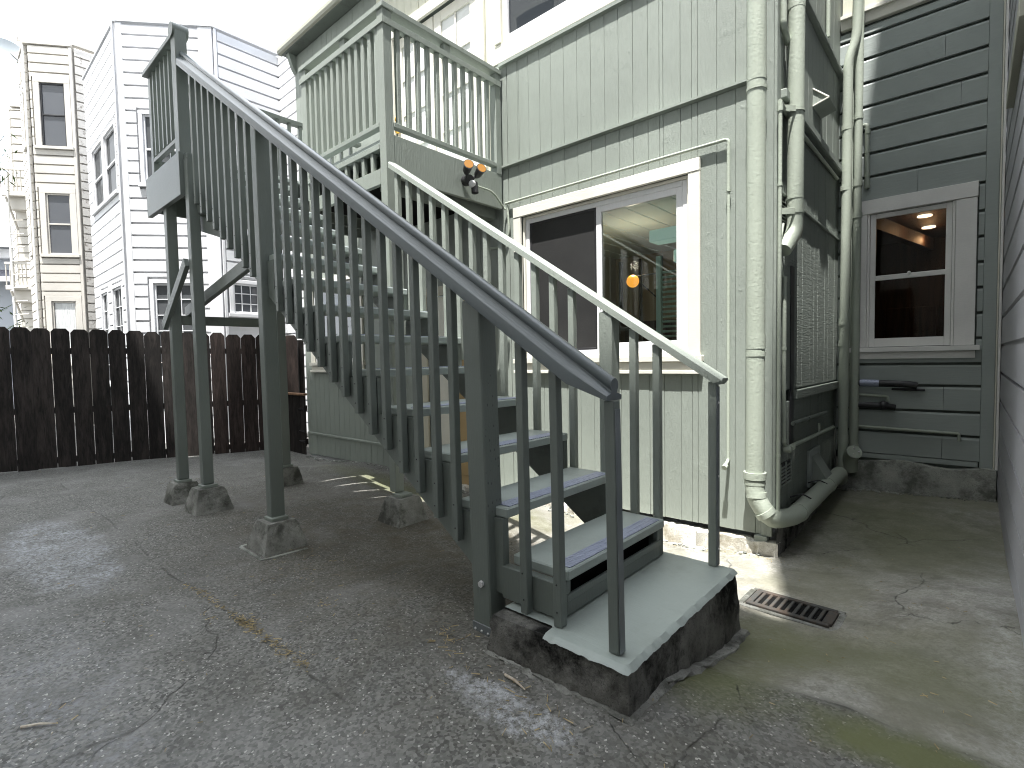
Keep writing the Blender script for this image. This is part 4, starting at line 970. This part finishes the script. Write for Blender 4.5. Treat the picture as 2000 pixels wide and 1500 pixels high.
for k in range(4):
    c = FA + fd_ * (.9 + 1.65 * k) - fn * .10; box('fence_post', c.x - .05, c.x + .05, c.y - .05, c.y + .05, -.3, 1.65, 'fence_dark', fe)
c = FA + fd_ * (LF / 2) + fn * .0
gt = thing('gate', 'low dark board gate with black strap hinges beside the green house corner', 'gate', (-8.55, 4.05, -.28))
x = -8.97
for i in range(6):
    w = .135; v, f = bxg(x, x + w - .006, 4.03, 4.05, -.265 - .004 * i, .70 + rnd.uniform(-.004, .004), .004); mesh('board', v, f, 'fence_dark', gt); x += w
box('top_cap', -8.98, -8.14, 4.00, 4.08, .705, .74, 'fence_brown', gt)
box('gate_rail', -8.97, -8.16, 4.051, 4.085, .45, .54, 'fence_dark', gt); box('gate_rail', -8.97, -8.16, 4.051, 4.085, -.1, -.01, 'fence_dark', gt)
for z in (.48, .12, -.05): prism('hinge', [(-8.15, z - .02), (-8.15, z + .02), (-8.34, z + .008), (-8.34, z - .008)], 'y', 4.015, 4.028, 'black_iron', gt)
f2 = thing('board_fence', 'sunlit brown dog ear fence behind the low gate', 'fence', (-10.5, 5.4, -.26))
for i in range(14):
    picket(f2, (-12.5 + i * .235, 5.5 - i * .012), (1, -.05), (.05, 1) if False else (0, -1), .222, -.25, 1.80 - i * .006, 'fence_brown', ear=.045)
for zr in (.4, 1.45): box('fence_rail', -12.5, -9.2, 5.52, 5.56, zr, zr + .09, 'fence_brown', f2)
bush = []
yl = thing('yellow_leaves', 'small clump of yellow leaves peeping over the brown fence', 'plant', (-11.3, 5.75, 1.6))
V = []; F = []
for k in range(60):
    c = Vector((-11.40 + rnd.gauss(0, .07), 5.70 + rnd.gauss(0, .05), 1.86 + rnd.gauss(0, .05))); a = Vector((rnd.uniform(-1, 1), rnd.uniform(-1, 1), rnd.uniform(-1, 1))).normalized() * .045; b = a.orthogonal().normalized() * .022
    o = len(V); V += [c - a, c + b, c + a, c - b]; F.append([o, o + 1, o + 2, o + 3])
mesh('foliage', V, F, 'yellow_leaf', yl); tube('stem', [(-11.38, 5.72, .0), (-11.40, 5.70, 1.85)], .012, 'fence_brown', yl, 6, 0)

# ------------------------------------------------------------------ background houses
def hd(ax, ay): return Vector((ax, ay, 0)).normalized()
LOWB = []
def face_boards(par, A, u, s0, s1, z0, z1, step, mat, hs=(), t=.042, name='lap_board'):
    """lap boards on the vertical plane through A along u; hs: holes in (s,z)"""
    u = Vector(u).normalized(); nrm = Vector((u.y, -u.x, 0)); A = Vector(A)
    z = z0
    while z < z1 - .02:
        zt = min(z + step, z1)
        for a, b, c, d in rects(s0, s1, z, zt, list(hs)):
            if b - a < .03 or d - c < .02: continue
            P = lambda s_, o_, z_: A + u * s_ + nrm * o_ + Vector((0, 0, z_))
            pr = [(-.02, c), (-.012, c), (-.012, c + .032), (t, c + .036), (t, d), (-.02, d)]
            V = [P(a, o, zz) for o, zz in pr] + [P(b, o, zz) for o, zz in pr]
            F = [[0, 1, 2, 3, 4, 5], [11, 10, 9, 8, 7, 6]] + [[i, i + 6, (i + 1) % 6 + 6, (i + 1) % 6] for i in range(6)]
            if par.name == 'white_house' and (z < 1.95 or b - a < .20): LOWB.append((V, F))
            else: mesh(name, V, F, mat, par)
        z = zt
def fbox(par, name, A, u, s0, s1, o0, o1, z0, z1, mat, ch=.004):
    u = Vector(u).normalized(); nrm = Vector((u.y, -u.x, 0)); A = Vector(A)
    c = A + u * (s0 + s1) / 2 + nrm * (o0 + o1) / 2 + Vector((0, 0, (z0 + z1) / 2))
    v, f = cuboid(c, u * (s1 - s0) / 2, nrm * (o1 - o0) / 2, (0, 0, (z1 - z0) / 2), ch); return mesh(name, v, f, mat, par)
def fwindow(par, A, u, s0, s1, z0, z1, mat, frame=.07, meet=True, glass='glass_dark', dark=False, muntins=(0, 0), sill=True, curtain=False):
    A = Vector(A); U = Vector(u).normalized(); N_ = Vector((U.y, -U.x, 0)); c = A + U * (s0 + s1) / 2
    w = bpy.data.objects.new('window', None); COL.objects.link(w); WL[w.name] = Vector((c.x, c.y, z0)); w.parent = par; w.location = WL[w.name] - WL[par.name]
    for a, b, c_, d in ((s0 - frame, s0, z0 - .0, z1), (s1, s1 + frame, z0, z1), (s0 - frame, s1 + frame, z1 + .001, z1 + frame)): fbox(w, 'casing', A, u, a, b, 0, .05, c_, d, mat)
    if sill: fbox(w, 'sill', A, u, s0 - frame - .03, s1 + frame + .03, 0, .09, z0 - .07, z0 - .001, mat)
    m2 = 'black_iron' if dark else mat
    for a, b, c_, d in ((s0, s0 + .035, z0, z1), (s1 - .035, s1, z0, z1), (s0 + .036, s1 - .036, z1 - .035, z1), (s0 + .036, s1 - .036, z0, z0 + .04)): fbox(w, 'sash', A, u, a, b, -.02, .02, c_, d, m2)
    if meet: zm = (z0 + z1) / 2; fbox(w, 'meeting_rail', A, u, s0 + .036, s1 - .036, -.015, .025, zm - .018, zm + .018, m2)
    fbox(w, 'pane', A, u, s0 + .03, s1 - .03, -.012, -.004, z0 + .03, z1 - .03, glass, .0005)
    if curtain: fbox(w, 'curtain', A, u, s0 + .05, s1 - .05, -.0038, -.001, z0 + .04, z0 + (z1 - z0) * .97, 'curtain', .0005)
    nx_, nz_ = muntins
    for i in range(1, nx_): a = s0 + (s1 - s0) * i / nx_; fbox(w, 'muntin', A, u, a - .009, a + .009, -.004, .012, z0 + .04, z1 - .036, m2)
    for i in range(1, nz_): z_ = z0 + (z1 - z0) * i / nz_; fbox(w, 'muntin', A, u, s0 + .036, s1 - .036, -.003, .013, z_ - .009, z_ + .009, m2)
    return w
NW = 'neighbour_white'
wh = thing('white_house', 'bright white lap sided house with an angled bay behind the fence', 'house', (-11, 5, -.26))
A = Vector((-11.731, 2.525, 0)); uB = Vector((.656, .755, 0)); Bp = Vector((-10.656, 3.763, 0)); Cp = Vector((-10.656, 4.997, 0))
XU = Vector((1, 0, 0)); YU = Vector((0, 1, 0)); topz = 7.50
# solid core
core = [(-14.55, 2.56), (-11.75, 2.56), (-10.69, 3.79), (-10.69, 5.03), (-4, 5.03)]
core = [(-14.55, 2.57), (-11.76, 2.57), (-10.70, 3.80), (-10.70, 5.04), (-9.0, 5.04), (-9.0, 12), (-14.55, 12)]
V, F = prismg(core, 'z', -.3, 7.44); mesh('wall', V, F, NW, wh)
h1 = [(-2.44, -1.33, 4.46, 5.86), (-1.30, -.24, 4.46, 5.86), (-2.22, -1.50, -.3, 2.86), (-1.20, -.36, -.3, 2.86)]
face_boards(wh, A, XU, -2.80, -.10, -.2, 7.43, .2255, NW, h1)
fwindow(wh, A, XU, -2.34, -1.42, 4.54, 5.78, NW, meet=True, glass='glass_screen'); fwindow(wh, A, XU, -1.24, -.33, 4.54, 5.78, NW, meet=True, glass='glass_screen')
fwindow(wh, A, XU, -2.14, -1.57, .9, 2.78, NW, muntins=(2, 5), meet=False, glass='glass_screen'); fwindow(wh, A, XU, -1.13, -.42, .9, 2.78, NW, muntins=(2, 5), meet=False, glass='glass_screen')
h2 = [(.28, 1.22, 4.50, 5.93), (.33, 1.22, -.3, 2.86)]
face_boards(wh, A, uB, .10, 1.40, -.2, 7.43, .2255, NW, h2)
fwindow(wh, A, uB, .38, 1.12, 4.60, 5.85, NW, muntins=(3, 0), glass='glass_screen'); fwindow(wh, A, uB, .43, 1.12, 1.0, 2.77, NW, muntins=(3, 6), meet=False, glass='glass_screen')
h3 = [(.06, .74, -.3, 2.90)]
face_boards(wh, Bp, YU, .06, 1.20, -.2, 7.43, .2255, NW, h3)
fwindow(wh, Bp, YU, .16, .65, 2.22, 2.80, NW, muntins=(3, 3), meet=False, curtain=False, glass='glass_mid'); 
face_boards(wh, Cp, XU, .03, 1.70, -.2, 7.43, .2255, NW)
fbox(wh, 'corner_board', A, XU, -.11, -.005, 0, .048, -.2, 7.47, NW); fbox(wh, 'corner_board', A, uB, .0, .10, 0, .048, -.2, 7.47, NW)
fbox(wh, 'corner_board', A, uB, 1.40, 1.638, 0, .048, -.2, 7.47, NW); fbox(wh, 'corner_board', Bp, YU, .0, .05, 0, .048, -.2, 7.47, NW)
fbox(wh, 'coping', A, XU, -2.85, .02, -.1, .06, 7.475, 7.52, NW); fbox(wh, 'coping', A, uB, .0, 1.66, -.1, .06, 7.476, 7.521, NW); fbox(wh, 'coping', Bp, YU, 0, 1.2, -.1, .06, 7.475, 7.52, NW); fbox(wh, 'coping', Cp, XU, 0, 1.7, -.1, .06, 7.476, 7.52, NW)
tube('downpipe', [tuple(A + uB * -.02 + Vector((.0, -.05, 7.6))), tuple(A + Vector((.01, -.06, -.2)))], .016, NW, wh, 8, 0)
for z in range(9):
    p_ = A + XU * -.19 + Vector((0, -.04, 4.6 + z * .19)); mesh('nail_head', *sphereg(tuple(p_), .02, 6, 4), 'weathered_grey', wh)

V, F = join(LOWB); mesh('lap_board', V, F, NW, wh, kind='stuff')     # boards behind the fence and beside the windows, past the count limit
CM = 'neighbour_cream'
cr_ = thing('cream_house', 'tall cream lap sided house with stacked bay windows and a weathered grey side', 'house', (-17, 3, -.26))
A2 = Vector((-17.397, 1.894, 0)); u2 = Vector((.614, .789, 0)); B2 = Vector((-16.782, 2.685, 0))
V, F = prismg([(-18.6, 1.93), (-17.42, 1.93), (-16.82, 2.71), (-16.82, 3.9), (-16.82, 10), (-18.6, 10)], 'z', -.3, 9.14); mesh('wall', V, F, CM, cr_)
hc = [(.10, .97, 6.62, 8.33), (.10, .97, 3.96, 5.66), (.10, .97, 1.2, 3.0)]
face_boards(cr_, A2, u2, .06, .93, -.2, 9.10, .222, CM, hc)
for z0, z1, dk, cu in ((6.70, 8.24, True, False), (4.06, 5.56, False, False), (1.35, 2.90, False, True)):
    fwindow(cr_, A2, u2, .26, .80, z0, z1, CM, frame=.13, dark=dk, glass='glass_mid', curtain=cu, meet=not cu)
face_boards(cr_, A2, XU, -1.19, -.04, -.2, 9.10, .222, CM, [(-.62, -.22, 6.7, 8.25), (-.62, -.22, 4.06, 5.6)])
for z0, z1 in ((6.78, 8.15), (4.14, 5.5)): fwindow(cr_, A2, XU, -.56, -.28, z0, z1, CM, frame=.06)
face_boards(cr_, B2, YU, .03, 1.2, -.2, 9.10, .217, 'weathered_grey')
fbox(cr_, 'coping', A2, u2, -.03, 1.0, -.1, .06, 9.14, 9.20, CM); fbox(cr_, 'coping', B2, YU, 0, 1.2, -.1, .06, 9.19, 9.26, CM); fbox(cr_, 'coping', A2, XU, -1.25, .02, -.1, .06, 9.141, 9.20, CM)
tube('downpipe', [tuple(A2 + Vector((.0, -.06, 9.1))), tuple(A2 + Vector((0, -.06, -.2)))], .022, 'cool_white', cr_, 8, 0)
fbox(cr_, 'corner_board', A2, u2, .935, 1.0, 0, .048, -.2, 9.12, CM)
# farther house with stacked balconies
bh = thing('balcony_house', 'narrow cream house with scrolled balconies at the far left', 'house', (-21, 2, -.26))
A3 = Vector((-20.915, 1.888, 0))
V, F = prismg([(-22.2, 1.92), (-20.93, 1.92), (-20.4, 2.6), (-20.4, 8), (-22.2, 8)], 'z', -.3, 8.80); mesh('wall', V, F, CM, bh)
face_boards(bh, A3, u2, .0, .7, -.2, 8.75, .24, CM); face_boards(bh, A3, XU, -1.2, .0, -.2, 8.75, .24, CM)
fbox(bh, 'coping', A3, u2, -.03, .8, -.1, .06, 8.80, 8.86, CM)
for z0 in (3.5, 6.15):
    fbox(bh, 'balcony_floor', A3, u2, -.12, .65, .0, .45, z0, z0 + .12, CM); fbox(bh, 'balcony_base', A3, u2, -.02, .6, .0, .3, z0 - .35, z0 - .001, CM)
    fbox(bh, 'balcony_rail', A3, u2, -.12, .65, .40, .45, z0 + .72, z0 + .78, CM)
    for k in range(8): fbox(bh, 'baluster', A3, u2, -.11 + k * .1, -.09 + k * .1, .41, .44, z0 + .12, z0 + .72, CM)
    tube('bracket', [tuple(A3 + u2 * .1 + Vector((.1, -.1, z0 - .9))), tuple(A3 + u2 * .1 + Vector((.4, -.35, z0 - .05)))], .03, CM, bh, 8, 0)
tube('pole', [tuple(A3 + u2 * .1 + Vector((.35, -.3, 0))), tuple(A3 + u2 * .1 + Vector((.35, -.3, 6.8)))], .03, 'cool_white', bh, 8, 0)
lattice = []
for k in range(14):
    z0 = .5 + k * .38
    tube('ladder_rung', [tuple(A3 + u2 * .12 + Vector((.36, -.3, z0))), tuple(A3 + u2 * .45 + Vector((.36, -.3, z0 + .02)))], .018, CM, bh, 6, 0)
lh = thing('shingle_roof_house', 'low blue grey house with dark shingle roofs at the left edge', 'house', (-25, 1, -.26))
A4 = Vector((-23.94, 1.692, 0))
P = lambda s_, o_, z_: A4 + u2 * s_ + Vector((u2.y, -u2.x, 0)) * o_ + Vector((0, 0, z_))
fbox(lh, 'wall', A4, u2, -3, .9, -3, -.3, -.3, 5.3, 'blue_grey')
for ze, zr in ((5.30, 6.0), (4.20, 4.95)):
    V = [P(-3, .35, ze), P(1.0, .35, ze), P(1.0, -1.6, zr + .3), P(-3, -1.6, zr + .3), P(-3, .35, ze - .06), P(1.0, .35, ze - .06), P(1.0, -1.6, zr + .2), P(-3, -1.6, zr + .2)]
    mesh('roof', V, [[0, 1, 2, 3], [7, 6, 5, 4], [0, 4, 5, 1], [1, 5, 6, 2], [2, 6, 7, 3], [3, 7, 4, 0]], 'roof_shingle', lh)
    fbox(lh, 'gutter', A4, u2, -3, 1.0, .36, .50, ze - .14, ze + .0, NW)
fbox(lh, 'upper_wall', A4, u2, -3, .9, -.28, -.02, 4.9, 5.2, NW)
# satellite dish
sdh = thing('satellite_dish', 'grey satellite dish on an arm at the roof corner of the cream house', 'satellite dish', (-18.6, 1.85, 8.7))
dc = Vector((-18.4, 1.75, 9.33)); dn = Vector((.80, .25, .45)).normalized(); a_ = dn.orthogonal().normalized(); b_ = dn.cross(a_)
V = [dc - dn * .09]; F = []
for j in range(1, 6):
    for i in range(20): t = 2 * math.pi * i / 20; r_ = .34 * j / 5; V.append(dc + (a_ * math.cos(t) * 1.0 + b_ * math.sin(t)) * r_ - dn * (.09 * (1 - (j / 5) ** 2)))
for i in range(20): F.append([0, 1 + i, 1 + (i + 1) % 20])
for j in range(4):
    for i in range(20): F.append([1 + j * 20 + i, 1 + (j + 1) * 20 + i, 1 + (j + 1) * 20 + (i + 1) % 20, 1 + j * 20 + (i + 1) % 20])
mesh('dish', V, F, 'dish_grey', sdh, smooth=True)
tube('feed_arm', [tuple(dc - b_ * .3), tuple(dc + dn * .38)], .015, 'cool_white', sdh, 6, 0); tube('mast', [tuple(dc - dn * .09), tuple(dc + Vector((.12, .12, -.25))), (-17.95, 1.80, 8.35)], .022, 'weathered_grey', sdh, 8, .05)
mesh('feed_horn', *bxg((dc + dn * .38).x - .04, (dc + dn * .38).x + .04, (dc + dn * .38).y - .04, (dc + dn * .38).y + .04, (dc + dn * .38).z - .03, (dc + dn * .38).z + .05), 'weathered_grey', sdh)
# roof stack seen over the eave
rsk = thing('roof_stack', 'slim vent stack and clutter above the eave of the green house', 'vent pipe', (-7.0, 5.0, 6.3)); tube('pipe_run', [(-7.55, 4.6, 6.0), (-7.55, 4.6, 7.4)], .035, 'weathered_grey', rsk, 10, 0)

# unseen building behind the camera; stepped heights and pale wall shape shade and bounce
sb = thing('beige_building', 'unseen tall beige building behind the viewpoint that shades the yard', 'building', (-6, -2.5, -.3))
mesh('wall', *join([bxg(-4.2, 5.2, -7.5, -1.55, -.3, 15.9, 0), bxg(-16, -7.502, -7.4, -1.55, -.3, 14.8, 0), bxg(-7.5, -4.202, -7.45, -1.55, -.3, 21.3, 0)]), 'beige_wall', sb)
for fl_ in range(4):
    for k in range(6):
        x0 = -14.5 + k * 3.1; z0 = 1.0 + fl_ * 3.4
        fbox(sb, 'window', Vector((x0, -1.55, 0)), Vector((-1, 0, 0)), -1.1, 0, -.01, .02, z0, z0 + 1.6, 'glass_dark'); fbox(sb, 'casing', Vector((x0, -1.55, 0)), Vector((-1, 0, 0)), -1.2, .1, -.01, .015, z0 - .1, z0 + 1.7, 'trim_white')

# ------------------------------------------------------------------ bamboo at the left edge
bb_ = thing('bamboo', 'bamboo with slender green leaves leaning in at the left edge above the fence', 'plant', (-13.2, .6, -.2))
V = []; F = []; stems = []
for sx, sy, tx_, ty_, tz_ in ((-11.6, .25, -11.6, .985, 4.35), (-11.6, .35, -11.6, .95, 4.95), (-11.7, .3, -11.6, .93, 4.65), (-12.2, .2, -12.0, .95, 2.3), (-12.3, .3, -12.2, 1.1, 2.05), (-12.1, .1, -12.1, .8, 2.6), (-11.7, -.2, -11.6, .45, 3.4)):
    P0 = Vector((sx, sy, -.2)); P1 = Vector((sx, sy, tz_ * .8)); P2 = Vector((tx_, ty_, tz_))
    pts = [P0 * (1 - t) ** 2 + P1 * 2 * t * (1 - t) + P2 * t * t for t in [i / 12 for i in range(13)]]
    stems.append(tubeg([tuple(p) for p in pts], .012, 6, 0, rr=[.014 - .0008 * i for i in range(13)]))
    for k in range(34):
        t = rnd.uniform(.62, 1); c = P0 * (1 - t) ** 2 + P1 * 2 * t * (1 - t) + P2 * t * t; c += Vector((rnd.gauss(0, .07), rnd.gauss(0, .07), rnd.gauss(0, .06)))
        a = Vector((rnd.uniform(-.7, .7), rnd.uniform(-.2, 1), rnd.uniform(-.9, .4))).normalized() * rnd.uniform(.08, .14); b = a.cross(Vector((rnd.uniform(-1, 1), rnd.uniform(-1, 1), 1))).normalized() * .012
        o = len(V); V += [c, c + a * .4 + b, c + a, c + a * .4 - b]; F.append([o, o + 1, o + 2, o + 3])
mesh('leaves', V, F, 'bamboo_leaf', bb_, kind='stuff'); V, F = join(stems); mesh('stems', V, F, 'bamboo_leaf', bb_)

# ------------------------------------------------------------------ litter on the paving
V = []; F = []
def straw(cx, cy, L_, w, a, lift=.003):
    z = gz(cx, cy) + lift; d = Vector((math.cos(a), math.sin(a), 0)) * L_ / 2; s_ = Vector((-math.sin(a), math.cos(a), 0)) * w / 2; c = Vector((cx, cy, z)); o = len(V)
    V.extend([c - d - s_, c + d - s_, c + d + s_ + Vector((0, 0, .002)), c - d + s_ + Vector((0, 0, .002)), c + Vector((0, 0, w * .7))]); F.extend([[o, o + 1, o + 4], [o + 1, o + 2, o + 4], [o + 2, o + 3, o + 4], [o + 3, o, o + 4]])
def clump(cx, cy, rx, ry, n_, L_=.03):
    for _ in range(n_): straw(cx + rnd.gauss(0, rx), cy + rnd.gauss(0, ry), rnd.uniform(.3, 1.0) * L_, rnd.uniform(.0012, .0034), rnd.uniform(0, 6.28), rnd.uniform(.002, .01))
for x in [-3.5 + .045 * i for i in range(34)]: clump(x, .957 + rnd.gauss(0, .012), .02, .008, 3)
clump(-2.62, .965, .06, .02, 110, .030); clump(-2.44, .96, .12, .015, 60, .03); clump(-3.0, .96, .25, .02, 60, .03); clump(-2.15, .96, .10, .02, 50, .03); clump(-2.80, .86, .05, .015, 10); clump(-1.72, 1.47, .07, .05, 34, .045); clump(-1.05, 1.30, .16, .05, 26, .04); clump(-2.05, .96, .05, .02, 16)
clump(-2.5, 1.30, .05, .02, 12); clump(-3.1, 1.45, .3, .12, 30); clump(-2.4, .25, .12, .05, 10, .04); clump(-.98, .95, .1, .05, 14, .05); clump(-.75, 3.09, .10, .04, 10, .05)
clump(-1.5, 3.93, .35, .03, 60, .05); clump(-5, 1.2, 2, .8, 70); clump(-2, .9, 1.4, .5, 110, .022); clump(-.4, 3.5, .25, .9, 60, .03); clump(-.15, 2.3, .2, .3, 30, .03); clump(-3.3, 1.75, .3, .06, 30)
clump(-1.2, 1.38, .25, .03, 30, .05); clump(-.85, 1.9, .05, .3, 16, .03); clump(-7, 2.6, 1.2, 1.1, 60, .05)
mesh('plant_litter', V, F, 'dry_straw', None, kind='stuff', label='scattered dry straw and seed husks on the paving and in its cracks', cat='debris')
def stick(x0, y0, x1, y1, r, label):
    t = thing('stick', label, 'stick', (x0, y0, gz(x0, y0))); V, F = tubeg([(x0, y0, gz(x0, y0) + r), ((x0 + x1) / 2, (y0 + y1) / 2 + .004, gz(x0, y0) + r + .003), (x1, y1, gz(x1, y1) + r)], r, 6, 0, rr=[r, r * .9, r * .4]); mesh('wood', V, F, 'dry_stick', t, smooth=True)
stick(-2.46, .150, -2.39, .235, .005, 'pale split stick lying on the asphalt at the lower left')
stick(-1.34, 1.43, -1.22, 1.41, .006, 'tan wood splinter beside the front of the concrete step')
# rubble along the wall foot
V = []; F = []
for _ in range(420):
    m = rnd.random()
    if m < .6: cx, cy = rnd.uniform(-8, -1.1), 3.99 - abs(rnd.gauss(0, .05))
    elif m < .8: cx, cy = rnd.uniform(-1.0, .1), YB - .1 - abs(rnd.gauss(0, .03))
    else: cx, cy = rnd.gauss(-.93, .05), YB - .16 + rnd.gauss(0, .05)
    r_ = rnd.uniform(.005, .018); v, f = sphereg((cx, cy, gz(cx, cy) + r_ * .4), r_, 5, 3, .6); o = len(V); V += [(p[0] + rnd.uniform(-1, 1) * r_ * .3, p[1] + rnd.uniform(-1, 1) * r_ * .3, p[2]) for p in v]; F += [[q_ + o for q_ in g] for g in f]
mesh('rubble', V, F, 'concrete_found', None, kind='stuff', label='crumbled plaster and small stones along the foot of the walls', cat='debris')
